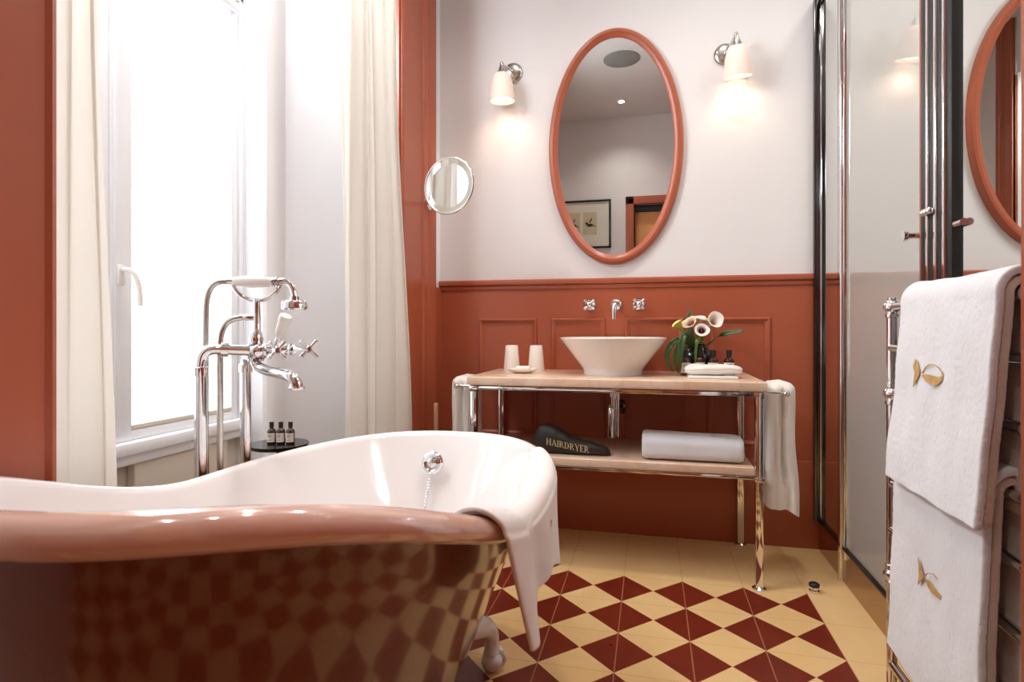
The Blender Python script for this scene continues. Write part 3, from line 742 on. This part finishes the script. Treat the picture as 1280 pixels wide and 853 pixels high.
b = B(); b.box(XG-.012, XG+.020, 2.535, 2.56, .0, 2.60, .003); b.build('post', m_chrome, t, angle=30)
b = B(); b.box(XG-.010, XG+.020, 2.487, 2.533, .10, 2.60, .003); b.tube([(XG-.012, 2.51, .14), (XG-.012, 2.51, 2.58)], .007); b.build('post', m_chrome, t, angle=30)
for (ya, yb, xx, mm) in ((1.812, 1.836, .012, m_redmat), (1.782, 1.812, .018, m_black), (1.768, 1.781, .020, m_chrome), (1.738, 1.767, .017, m_black), (1.722, 1.737, .020, m_chrome), (1.692, 1.721, .017, m_black), (1.678, 1.691, .020, m_chrome), (1.650, 1.677, .015, m_black)):
    b = B(); b.box(XG-xx, XG+.018, ya, yb, .13, 2.60, .002)
    b.build('door_profile', m_rubber if mm is m_black else (m_chrome if mm is m_chrome else m_redmat), t, angle=30)  # matte black strips stand in for dark reflections in the profile
b = B(); b.tube([(XG, 1.845, 1.266), (XG-.042, 1.845, 1.266)], .009).lathe([(.001, 0), (.015, 0), (.015, .010), (.001, .011)], (XG-.040, 1.845, 1.266), (-1, 0, 0), 20); b.build('door_knob', m_chrome, t)
b = B(); b.tube([(XG, 1.632, 1.262), (XG-.010, 1.632, 1.262)], .008).tube([(XG-.008, 1.642, 1.262), (XG-.008, 1.607, 1.262)], .009); b.build('door_knob', m_chrome, t)
b = B(); b.ball((XG-.028, 1.77, 1.315), .010).ball((XG-.028, 1.755, 1.315), .010).ball((XG-.028, 1.738, 1.315), .010); b.build('hinge_knob', m_chrome, t)

# door stop on the floor
t = thing('door_stop', (.607, 2.40, 0), 'small chrome door stop on the cream border tiles', 'door stop')
B().lathe([(.001, 0), (.019, 0), (.019, .008), (.014, .012), (.014, .022), (.001, .022)], (.607, 2.40, 0), n=24).build('stop_base', m_chrome, t)
B().lathe([(.015, .022), (.019, .023), (.019, .032), (.014, .036), (.001, .037)], (.607, 2.40, 0), n=24).build('stop_ring', m_rubber, t)
# narrow plate on the corner by the washstand
tag(B().box(-1.054, -1.040, 2.700, 2.738, .30, .632, .006, 3).build('wall_plate', m_cork), 'narrow beige plate on the casing left of the washstand', 'plate')

# ------------------------------------------------------------------ towel radiator
RX = .632
t = thing('towel_rail', (RX, 1.45, 0), 'chrome ladder towel rail with ball joints in front of the mirror panel', 'towel rail')
ZR = (1.062, .95, .828, .705, .585, .462, .34, .22, .10)
for ry in (1.745, 1.155):
    b = B(); b.tube([(RX, ry, .012), (RX, ry, 1.045)], .0125, 18)
    for z in (1.062, .828, .34): b.ball((RX, ry, z), .0205).lathe([(.0125, -.030), (.016, -.028), (.016, -.020), (.0125, -.018)], (RX, ry, z), n=18).lathe([(.0125, .018), (.016, .020), (.016, .028), (.0125, .030)] if z < 1 else [(.010, .018), (.010, .024), (.001, .027)], (RX, ry, z), n=18)
    b.lathe([(.001, 0), (.026, 0), (.026, .006), (.014, .012), (.001, .012)], (RX, ry, 0), n=20); b.build('upright', m_chrome, t)
for z in ZR:
    b = B(); b.tube([(RX, 1.155, z), (RX, 1.745, z)], .0115, 14); b.build('rung', m_chrome, t)
for ry in (1.745, 1.155):
    B().tube([(RX, ry, .828), (XG-.003, ry, .828)], .007).build('wall_bracket', m_chrome, t)

def hung_towel(name, zc, zf, zb, ya, yb, label, fl=.06, th=.015, bot=None, seed=0, d=.016):
    """zc crest rung, zf front hem, zb back hem"""
    root = thing(name, (RX, (ya+yb)/2, zf), label, 'towel', 'white bath towels on the towel rail')
    def mk(off, zf_, zb_, y0_, y1_, pname, mat, amp):
        r = d+off
        def path(u):
            if u < .5:
                k = u/.5; z = zf_+(zc-zf_)*k
                return Vector((RX-r-fl*(1-k)**1.2, 0, z)), Vector((-1, 0, 0))
            if u < .6:
                a = PI*(1-(u-.5)/.1); return Vector((RX+r*math.cos(a), 0, zc+r*math.sin(a)*1.05)), Vector((math.cos(a), 0, math.sin(a)))
            k = (u-.6)/.4; z = zc+(zb_-zc)*k
            return Vector((RX+r-.012*math.sin(k*PI*.5), 0, z)), Vector((1, 0, 0))
        def fn(u, v):
            p, n = path(u); vv = v
            y = y0_+(y1_-y0_)*vv
            nz = noise.noise(Vector((u*6+seed, v*5, seed)))*.006*amp + noise.noise(Vector((u*95, v*75, seed+3)))*.0016*amp
            p = p+n*nz
            dz = bot(v)*(1-min(1, u/.5)) if bot else 0
            return Vector((p.x, y+.004*math.sin(u*7+seed)+.0016*noise.noise(Vector((u*150, v, seed))), p.z+dz))
        b = B(); b.grid(fn, 190, 100)
        return b.build(pname, mat, root, angle=180, mods=(('SOLIDIFY', {'thickness': th, 'offset': 0}), ('SUBSURF', {'levels': 1, 'render_levels': 1})))
    outer = mk(.024, zf, zb, ya, yb, 'outer_layer', m_terry, 1)
    mk(.007, zf+.008, zb+.01, ya+.004, yb-.01, 'inner_layer', m_terryb, .6)
    return root, outer
r1, o1 = hung_towel('bath_towel', 1.064, .645, .66, 1.176, 1.570, 'white bath towel with a gold fish emblem, upper of two on the towel rail', .030, seed=1)
r2, o2 = hung_towel('bath_towel', .705, .20, .22, 1.20, 1.592, 'white bath towel with a gold fish emblem, lower of two on the towel rail', .022, seed=5, bot=lambda v: .03*v)
# fish emblems laid on the towels' front
def emblem(polys, root, zc, zf, fl, conv, parent):
    b = B()
    for p in polys:
        vs = []
        for (px, py) in p:
            x = .575
            for _ in range(6):
                q = onX(px, py, x); k = max(0, min(1, (q.z-zf)/(zc-zf))); x = RX-.040-fl*(1-k)**1.2-.0075-.0035
            vs.append(q)
        b.add(vs, [tuple(range(len(vs)))])
    o = b.build('fish_emblem', m_emb, parent, angle=0, mods=(('SOLIDIFY', {'thickness': .0015}),)); part(o, 'ochre stitched fish emblem')
def strip(pts, w):
    out = []
    for i in range(len(pts)-1):
        (xa, ya), (xb, yb) = pts[i], pts[i+1]; L = math.hypot(xb-xa, yb-ya) or 1; nx, ny = -(yb-ya)/L*w, (xb-xa)/L*w
        out.append([(xa-nx, ya-ny), (xb-nx, yb-ny), (xb+nx, yb+ny), (xa+nx, ya+ny)])
    return out
tail1 = [(1145, 449), (1148, 456), (1150, 464), (1149, 470), (1146, 476), (1142, 484), (1143, 474), (1144, 466), (1142, 458)]
body1 = [(1151, 469), (1158, 468), (1166, 470), (1173, 472), (1178, 470), (1177, 476), (1172, 481), (1166, 482), (1159, 478)]
emblem([tail1, body1]+strip([(1152, 467), (1156, 460), (1161, 456), (1167, 456), (1173, 460), (1177, 466), (1178, 471)], .5), r1, 1.064, .645, .030, None, o1)
tail2 = [(1148, 697), (1151, 706), (1153, 716), (1155, 723), (1150, 728), (1148, 732), (1149, 720), (1149, 708)]
body2 = [(1157, 724), (1162, 727), (1166, 734), (1171, 739), (1176, 745), (1175, 750), (1171, 747), (1164, 741), (1159, 733)]
emblem([tail2, body2]+strip([(1155, 722), (1160, 717), (1166, 718), (1171, 724)], .4), r2, .705, .20, .022, None, o2)

# ------------------------------------------------------------------ the bathtub
TC = (-.643, 1.15); TA, TN, TF = .398, .74, .735
def zr(y): return .65+.18*sstep((1.15-y)/.75)
def plan(th, inset, dy=1.0):
    ct, st_ = math.cos(th), math.sin(th)
    n = 2.45
    bb = (TN if st_ < 0 else TF)-inset*dy; aa = TA-inset
    return Vector((TC[0]+aa*math.copysign(abs(ct)**(2/n), ct), TC[1]+bb*math.copysign(abs(st_)**(2/n), st_), 0))
def zth(th): return zr(plan(th, 0).y)
tub = thing('bathtub', (TC[0], TC[1], 0), 'roll top slipper bathtub, white inside with a glossy terracotta outside', 'bathtub')
NT = 160
ZB = .115
def shell(levels, name, mat, cap=None):
    rings = []
    for kind, a, ins in levels:
        ring = []
        for k in range(NT):
            th = 2*PI*k/NT; p = plan(th, ins); z = zth(th)
            p.z = z+a if kind == 'r' else a*(z-.05)+ZB*(1-a)
            ring.append(p)
        rings.append(ring)
    b = B(); n = len(rings)
    vs = [p for r in rings for p in r]; fs = []
    for i in range(n-1):
        for j in range(NT): fs.append((i*NT+j, i*NT+(j+1) % NT, (i+1)*NT+(j+1) % NT, (i+1)*NT+j))
    if cap: fs.append(tuple((n-1)*NT+j for j in range(NT)))
    b.add(vs, fs); return b.build(name, mat, tub, angle=180 if not cap else 50)
rr = .0225
def roll(deg): a = math.radians(deg); return ('r', -rr+rr*math.sin(a), -rr*math.cos(a)*1.0+.0)
outer = [('f', 1.0, .034), ('f', .93, .037), ('f', .80, .060), ('f', .65, .092), ('f', .5, .122), ('f', .35, .150), ('f', .2, .180), ('f', .1, .205), ('f', .03, .235), ('f', 0.0, .275)]
part(shell([('r', -.052, .036), ('r', -.046, .030)]+[roll(d) for d in range(-80, 91, 10)], 'rolled_rim', m_rimm), 'glossy pinkish terracotta rolled rim')
part(shell([('r', -.044, .030)]+outer, 'tub_shell', m_tub, True), 'glossy terracotta outer shell')
inner = [roll(90), roll(110), roll(130), roll(150), roll(165)]+[('r', -.050, .036), ('f', .90, .056), ('f', .80, .080), ('f', .65, .112), ('f', .5, .142), ('f', .40, .165), ('f', .30, .20), ('f', .26, .24), ('f', .245, .32)]
part(shell(inner, 'tub_interior', m_enamel, True), 'white enamel inside')
# overflow with chain
oc = Vector((-.700, 1.79, .560)); ax = Vector((.06, -.97, .25)).normalized()
b = B(); b.lathe([(.001, -.01), (.036, -.01), (.036, .004), (.030, .008), (.026, .004), (.018, .003), (.016, .010), (.006, .014), (.001, .014)], oc, ax, 32); ov = b.build('overflow', m_chrome, tub)
b = B(); cpt = oc+Vector((-.003, -.012, -.036)); b.ball(cpt, .008)
for k in range(16): b.ball(cpt+Vector((-.0006*k, -.003*k, -.0085*k)), .0046, 8, (1.3, 1, 1))
b.build('plug_chain', m_chrome, ov)
# claw feet
def foot(fx, fy, label=None):
    d = Vector((fx-TC[0], fy-TC[1], 0)).normalized(); s_ = Vector((-d.y, d.x, 0)); p = Vector((fx, fy, 0)); b = B()
    path = bez(p-d*.07+Vector((0, 0, .17)), p-d*.01+Vector((0, 0, .15)), p+d*.055+Vector((0, 0, .14)), p+d*.035+Vector((0, 0, .055)), 12)
    b.tube(path, [.030, .031, .032, .032, .031, .029, .027, .025, .023, .022, .021, .022, .024], 14)
    b.ball(p+d*.038+Vector((0, 0, .032)), .032, 18)
    for q in (-.8, -.27, .27, .8):
        dd = (d*math.cos(q)+s_*math.sin(q)); c0 = p+d*.038+Vector((0, 0, .032))
        b.tube([c0+Vector((0, 0, .034)), c0+dd*.026+Vector((0, 0, .024)), c0+dd*.037+Vector((0, 0, .0)), c0+dd*.030+Vector((0, 0, -.020))], [.010, .010, .008, .004], 8)
    b.build('foot', m_enamel, tub)
foot(-.465, 1.59); foot(-.83, 1.59); foot(-.83, .78); foot(-.455, .78)

# bath towel over the rim
def rim_point(y, side=1):      # theta on the camera side with given y
    lo, hi = -PI/2, PI/2
    for _ in range(40):
        m = (lo+hi)/2
        if plan(m, 0).y < y: lo = m
        else: hi = m
    return m
dt = thing('draped_towel', (-.21, 1.15, .44), 'soft white towel draped over the right side of the bathtub rim', 'towel')
def drape(u, v, off=0.0, ya=.905, yb=1.66):
    # v across (near to far), u from inside to hanging hem
    y = ya+(yb-ya)*v-.13*(1-v)*max(0, 1-u*3.0); th = rim_point(y); z0 = zth(th)
    e = .0048+off
    Lin, Lroll = .035, .085
    hemz = None
    if v < .16: hang = .215
    else: hang = .215-.070*sstep((v-.16)/.05)+.085*sstep((v-.40)/.5)
    hang += .02*0
    tot = Lin+Lroll+hang; s = u*tot
    if s < Lin:
        k = s/Lin; ins = .031+.028*(1-k); p = plan(th, ins-0+.0); n = (plan(th, .3)-plan(th, 0)).normalized(); p.z = z0-.028-.075*(1-k); return p+n*e
    if s < Lin+Lroll:
        k = (s-Lin)/Lroll; a = PI*(1-k); c = plan(th, 0); o = (plan(th, -.1)-c).normalized()
        return Vector((c.x, c.y, z0-rr))+o*((rr+e)*math.cos(a)*1.0)+Vector((0, 0, (rr+e)*math.sin(a)))
    k = (s-Lin-Lroll); kk = k/hang; c = plan(th, 0); o = (plan(th, -.1)-c).normalized()
    x = rr+e+.004+.010*math.sin(v*13+1)*kk+.012*kk*(1-v)
    p = Vector((c.x, c.y, z0-rr-k))+o*x
    p.y += kk*(.075*(1-v)-.21*v*v) ; p.z += .0
    # soft vertical folds
    p += o*(.008*math.sin(v*21+k*6)*kk)
    return p
b = B(); b.grid(drape, 70, 60)
dmain = b.build('towel_cloth', m_drape, dt, angle=180, mods=(('SOLIDIFY', {'thickness': .006, 'offset': 0}), ('SUBSURF', {'levels': 1, 'render_levels': 1})))
b = B(); b.grid(lambda u, v: drape(u, v*.15, .0075, .897)+Vector((0, -.006, 0)), 60, 12)
b.build('folded_edge', m_drape, dt, angle=180, mods=(('SOLIDIFY', {'thickness': .007, 'offset': 0}), ('SUBSURF', {'levels': 1, 'render_levels': 1})))

mk = [(.60, .40), (.585, .415), (.60, .425), (.63, .42), (.655, .405), (.675, .385), (.66, .40), (.635, .412), (.615, .412)]
mb = B(); vsm = [drape(u, v, .0045) for u, v in mk]; mb.add(vsm, [(0, 1, 2, 8), (2, 3, 7, 8), (3, 4, 6, 7), (4, 5, 6)])
part(mb.build('fish_emblem', m_emb, dmain, angle=0), 'small ochre stitched mark')

# ------------------------------------------------------------------ floor standing bath mixer
t = thing('bath_mixer', (-1.12, 1.38, 0), 'chrome floor standing bath mixer with a telephone style hand shower', 'tap')
tn, tf, tb_ = 1.513, 1.682, 1.565
n0 = T(251, 470, tn); f0 = T(307, 462, tf)
pB = T(321, 439, tb_)
def P(px, py, t_=tb_): return T(px, py, t_)
for (q, ttop, rad, lab) in ((n0, P(251, 461, tn), .0155, 1), (f0, P(307, 457, tf), .0150, 2)):
    b = B(); b.tube([(q.x, q.y, .0), (q.x, q.y, ttop.z)], rad, 18).lathe([(.001, 0), (.035, 0), (.035, .008), (.018, .016), (.0155, .018)], (q.x, q.y, 0), n=24)
    b.lathe([(.016, -.020), (.019, -.019), (.019, .003), (.015, .006)], ttop, n=20); b.build('leg', m_chrome, t)
nt = P(251, 461, tn); e1 = P(276, 437, 1.53); e2 = P(302, 438, 1.55)
b = B(); b.tube(bez(nt, nt+Vector((0, 0, .05)), e1-(e2-e1).normalized()*.03, e1, 10)+[e2, P(316, 438.5, 1.56)], .0145, 18)
b.lathe([(.015, 0), (.020, .001), (.020, .018), (.015, .019)], e1, (e2-e1), 20); b.build('near_elbow', m_chrome, t)
ftp = P(307, 457, tf)
b = B(); b.tube(bez(ftp, ftp+Vector((0, 0, .03)), P(312, 441, 1.66), P(322, 440, 1.60), 10)+[pB], .013, 16); b.build('far_elbow', m_chrome, t)
# valve body and handles
b = B(); bl = P(307, 439, 1.556); br = P(344, 438, 1.585)
b.tube([bl, P(312, 439, 1.56), P(316, 439, 1.562), P(322, 439), P(330, 438.5, 1.572), P(336, 438, 1.578), br], [.013, .017, .019, .024, .022, .017, .014], 20)
for px in (311, 331, 338): b.lathe([(.012, -.003), (.021, -.002), (.021, .002), (.012, .003)], P(px, 438.7), br-bl, 20)
b.build('valve_body', m_chrome, t)
b = B(); h1 = P(346, 438, 1.50); b.tube([P(335, 438, 1.56), h1], [.014, .010]); cross_handle(b, h1, (h1-P(333, 438, 1.57)), .031, .012); b.build('cross_handle', m_chrome, t)
b = B(); h2 = P(386, 436, 1.66); s2 = P(345, 437.5, 1.59)
b.tube([s2, P(352, 437, 1.60), P(360, 437, 1.61), P(368, 437, 1.625), P(370, 437, 1.63), h2], [.014, .015, .012, .014, .007, .006], 16)
for px in (350, 357, 364): b.lathe([(.008, -.002), (.017, -.002), (.017, .002), (.008, .002)], P(px, 437, 1.6), h2-s2, 18)
cross_handle(b, h2, (.75, -.65, .05), .035, .012); b.build('cross_handle', m_chrome, t)
# spout
b = B(); sp = crom([P(320, 444), P(321, 456), P(333, 463, 1.55), P(352, 467, 1.52), P(363, 471, 1.50), P(369, 478, 1.495), P(371, 486, 1.495)], 5)
b.tube(sp, [.013+.004*(i/len(sp)) for i in range(len(sp))], 18); b.lathe([(.016, -.004), (.021, -.003), (.021, .003), (.016, .004)], P(320, 450), (0, 0, 1), 20)
b.lathe([(.019, -.004), (.021, 0), (.019, .004)], P(371, 485, 1.495), (0, 0, 1), 20); b.build('spout', m_chrome, t)
# diverter lever
b = B(); l0 = P(344, 432, 1.53); l1 = P(348, 421, 1.52); l2 = P(358, 394, 1.50)
b.tube([l0, l1], .007); b.build('lever_stem', m_chrome, t)
part(B().tube([l1, l1.lerp(l2, .15), l1.lerp(l2, .5), l1.lerp(l2, .85), l1.lerp(l2, .97), l2], [.008, .012, .0145, .017, .015, .005], 18).build('lever', m_ceramic, t), 'white porcelain lever')
# riser and cradle
b = B(); b.tube([P(320, 430), P(320, 417), P(321, 414), P(321, 377), P(321, 374)], [.018, .016, .0105, .0088, .011], 16)
b.lathe([(.011, -.006), (.019, -.005), (.019, .004), (.011, .006)], P(320, 424), (0, 0, 1), 20); b.build('riser', m_chrome, t)
b = B(); cr = crom([P(291, 357, 1.56), P(297, 366, 1.56), P(308, 373), P(321, 375.5), P(334, 373), P(345, 365), P(350, 356, 1.575)], 6)
b.tube(cr, .0058, 12); b.build('cradle', m_chrome, t)
hs = B().tube([P(291, 352, 1.56), P(295, 352, 1.56), P(306, 352, 1.563), P(316, 352.5), P(328, 352.5), P(337, 352.5), P(341, 352.5)], [.008, .0125, .0155, .0165, .0155, .0125, .009], 20).build('handset_grip', m_ceramic, t)
part(hs, 'white porcelain hand shower grip')
b = B(); b.tube(crom([P(340, 352.5), P(347, 351.5), P(355, 351.5), P(362, 355), P(366, 362), P(368, 370)], 5), [.0085]*26, 16)
for px, py in ((342, 352.5), (346, 352)): b.lathe([(.008, -.003), (.014, -.002), (.014, .002), (.008, .003)], P(px, py), P(350, 352)-P(340, 352), 18)
b.lathe([(.001, -.034), (.030, -.034), (.034, -.030), (.034, -.014), (.030, -.009), (.012, -.006), (.012, .002), (.009, .004)], P(368, 372), (0, 0, 1), 32); b.build('shower_head', m_chrome, hs)
b = B(); b.tube([P(291, 352, 1.56), P(284, 352, 1.555)], .0085); b.build('hose_nut', m_chrome, hs)
def ribbed(pts, r, name):
    Pn = []
    for i in range(len(pts)-1):
        L = (pts[i+1]-pts[i]).length; k = max(1, int(L/.0032)); Pn += [pts[i].lerp(pts[i+1], j/k) for j in range(k)]
    Pn.append(pts[-1]); B().tube(Pn, [r*(1.0 if i % 2 else .93) for i in range(len(Pn))], 12).build(name, m_nickel, t, angle=60)
ribbed(crom([P(285, 352, 1.555), P(273, 353, 1.55), P(263, 361, 1.545), P(258, 378, 1.545), P(257, 410, 1.55), P(257, 460, 1.56), P(257, 540, 1.57), P(258, 640, 1.57)], 8), .0082, 'shower_hose')
ribbed(crom([P(303, 397, 1.56), P(292, 399, 1.55), P(282, 406, 1.545), P(276, 420, 1.54), P(275, 445, 1.54), P(275, 500, 1.545), P(275, 560, 1.55), P(275, 640, 1.55)], 8), .0085, 'shower_hose')
b = B(); b.tube([P(302, 397, 1.56), P(308, 397, 1.562), P(320, 397)], [.007, .0095, .0085], 14); b.build('hose_outlet', m_chrome, t)

# ------------------------------------------------------------------ side table with three bottles
sx, sy, sz = -1.215, 1.70, .618
t = thing('side_table', (sx, sy, 0), 'small round black side table in the window recess behind the bathtub', 'table')
B().lathe([(.001, -.012), (.092, -.012), (.095, -.008), (.095, .0), (.001, .0)], (sx, sy, sz), n=48).build('table_top', m_black, t)
b = B(); b.tube([(sx, sy, 0), (sx, sy, sz-.01)], .009); b.build('stem', m_black, t)
B().lathe([(.001, 0), (.075, 0), (.075, .006), (.01, .012), (.001, .012)], (sx, sy, 0), n=40).build('base', m_black, t)
g3 = 'three small bottles on the black side table'
def onT(px): r = ray(px, 553); tt = 1.93; return (r.x*tt, r.y*tt)
for px, lb in ((339.5, 'small dark bottle with a pale label, leftmost on the black side table'), (351, 'small dark bottle with a pale label, middle one on the black side table'), (363, 'small dark bottle with a pale label, rightmost on the black side table')):
    x, y = onT(px); bottle((x, y), sz, .74, lb, g3, m_amber)

# ------------------------------------------------------------------ rear of the room, seen in the mirror
t = thing('framed_picture', (-.64, YR, 2.0), 'black framed bird print on the wall seen in the oval mirror', 'picture')
px0, px1, pz0, pz1 = -.98, -.41, 1.88, 2.40
b = B()
for a_, c_, d_, e_ in ((px0, px1, pz1-.02, pz1), (px0, px1, pz0, pz0+.02), (px0, px0+.02, pz0, pz1), (px1-.02, px1, pz0, pz1)): b.box(a_, c_, YR, YR+.025, d_, e_, .002)
b.build('frame', m_black, t, angle=30)
B().box(px0+.015, px1-.015, YR, YR+.010, pz0+.015, pz1-.015).build('mount', m_mount, t, angle=0)
for (xa, xb) in ((-.71, -.56), (-.89, -.74)):
    pr_ = B().box(xa, xb, YR+.010, YR+.012, 2.03, 2.27).build('print', m_paper, t, angle=0)
    xc = (xa+xb)/2; b = B(); b.ball((xc, YR+.012, 2.13), .028, 14, (1.3, .06, .6)).ball((xc-.035, YR+.012, 2.15), .014, 12, (1, .1, 1)); b.tube([(xc+.03, YR+.013, 2.13), (xc+.06, YR+.013, 2.11)], .004, 6); b.tube([(xc+.0, YR+.013, 2.16), (xc+.02, YR+.013, 2.20)], .006, 6); b.build('bird_drawing', m_ink, pr_, angle=60)
t = thing('ceiling_speaker', (-.235, .85, CZ-.01), 'round grey ceiling speaker seen at the top of the oval mirror', 'speaker')
B().lathe([(.001, 0), (.14, 0), (.15, .004), (.15, .010), (.001, .010)], (-.235, .85, CZ-.01), n=48).build('grille', m_vent, t)
spots = ((-.28, -.05, 'recessed ceiling spot seen in the middle of the oval mirror'), (.15, .45, 'recessed ceiling spot nearest the doorway'), (-.62, 1.9, 'recessed ceiling spot above the far end of the bathtub'), (.30, 2.05, 'recessed ceiling spot above the washstand'), (.15, 1.1, 'recessed ceiling spot in line with the right edge of the bathtub'))
proto = None
for x, y, lb in spots:
    if proto is None:
        t = thing('downlight', (x, y, CZ-.012), lb, 'ceiling light', 'recessed ceiling spots')
        B().lathe([(.030, .004), (.046, .0), (.050, .006), (.050, .012), (.030, .012)], (x, y, CZ-.012), n=32).build('trim_ring', m_ceramic, t)
        B().lathe([(.001, .004), (.031, .004), (.031, .011), (.001, .011)], (x, y, CZ-.012), n=32).build('lamp_lens', m_down, t); proto = t
    else: t = copy_tree(proto, None, (x, y, CZ-.012)); tag(t, lb, 'ceiling light', 'recessed ceiling spots')
    L = bpy.data.lights.new('downlight_beam', 'SPOT'); L.energy = 42 if y > 1.5 else (26 if y < 0 else 9); L.color = (1, .94, .87); L.spot_size = math.radians(125); L.spot_blend = 1; L.shadow_soft_size = .06
    o = bpy.data.objects.new('downlight_beam', L); COL.objects.link(o); o.location = (x, y, CZ-.03)
# added area lamps: one for the room, one for the shower
def area(name, loc, rot, sx, sy, e, col):
    L = bpy.data.lights.new(name, 'AREA'); L.shape = 'RECTANGLE'; L.size = sx; L.size_y = sy; L.energy = e; L.color = col
    o = bpy.data.objects.new(name, L); COL.objects.link(o); o.location = loc; o.rotation_euler = rot; return o
area('transom_fill', (XW+.07, 1.37, 2.55), (0, -PI/2+.22, 0), .36, .90, 23, (.90, .95, 1))  # added lamp in front of the unseen transom, lights the room
area('shower_fill', (1.25, 2.0, CZ-.05), (0, 0, 0), .3, .3, 8, (1, .97, .92))  # added lamp without a fixture, brightens the shower interior

w = bpy.data.worlds.new('World'); bpy.context.scene.world = w; w.use_nodes = True
w.node_tree.nodes['Background'].inputs[0].default_value = (.9, .93, 1, 1); w.node_tree.nodes['Background'].inputs[1].default_value = .3

# ------------------------------------------------------------------ camera and view
cam = bpy.data.cameras.new('camera'); cam.sensor_width = 36; cam.lens = F/1280*36; cam.shift_y = -14/1280; cam.clip_start = .02; cam.dof.use_dof = True; cam.dof.focus_distance = 2.3; cam.dof.aperture_fstop = 6.3
co = bpy.data.objects.new('camera', cam); COL.objects.link(co); co.location = (0, 0, 1); co.rotation_euler = (PI/2, 0, TH)
sc = bpy.context.scene; sc.camera = co
vs = sc.view_settings; vs.view_transform = 'Standard'; vs.look = 'None'; vs.gamma = 1; vs.use_curve_mapping = False; vs.exposure = 0.44
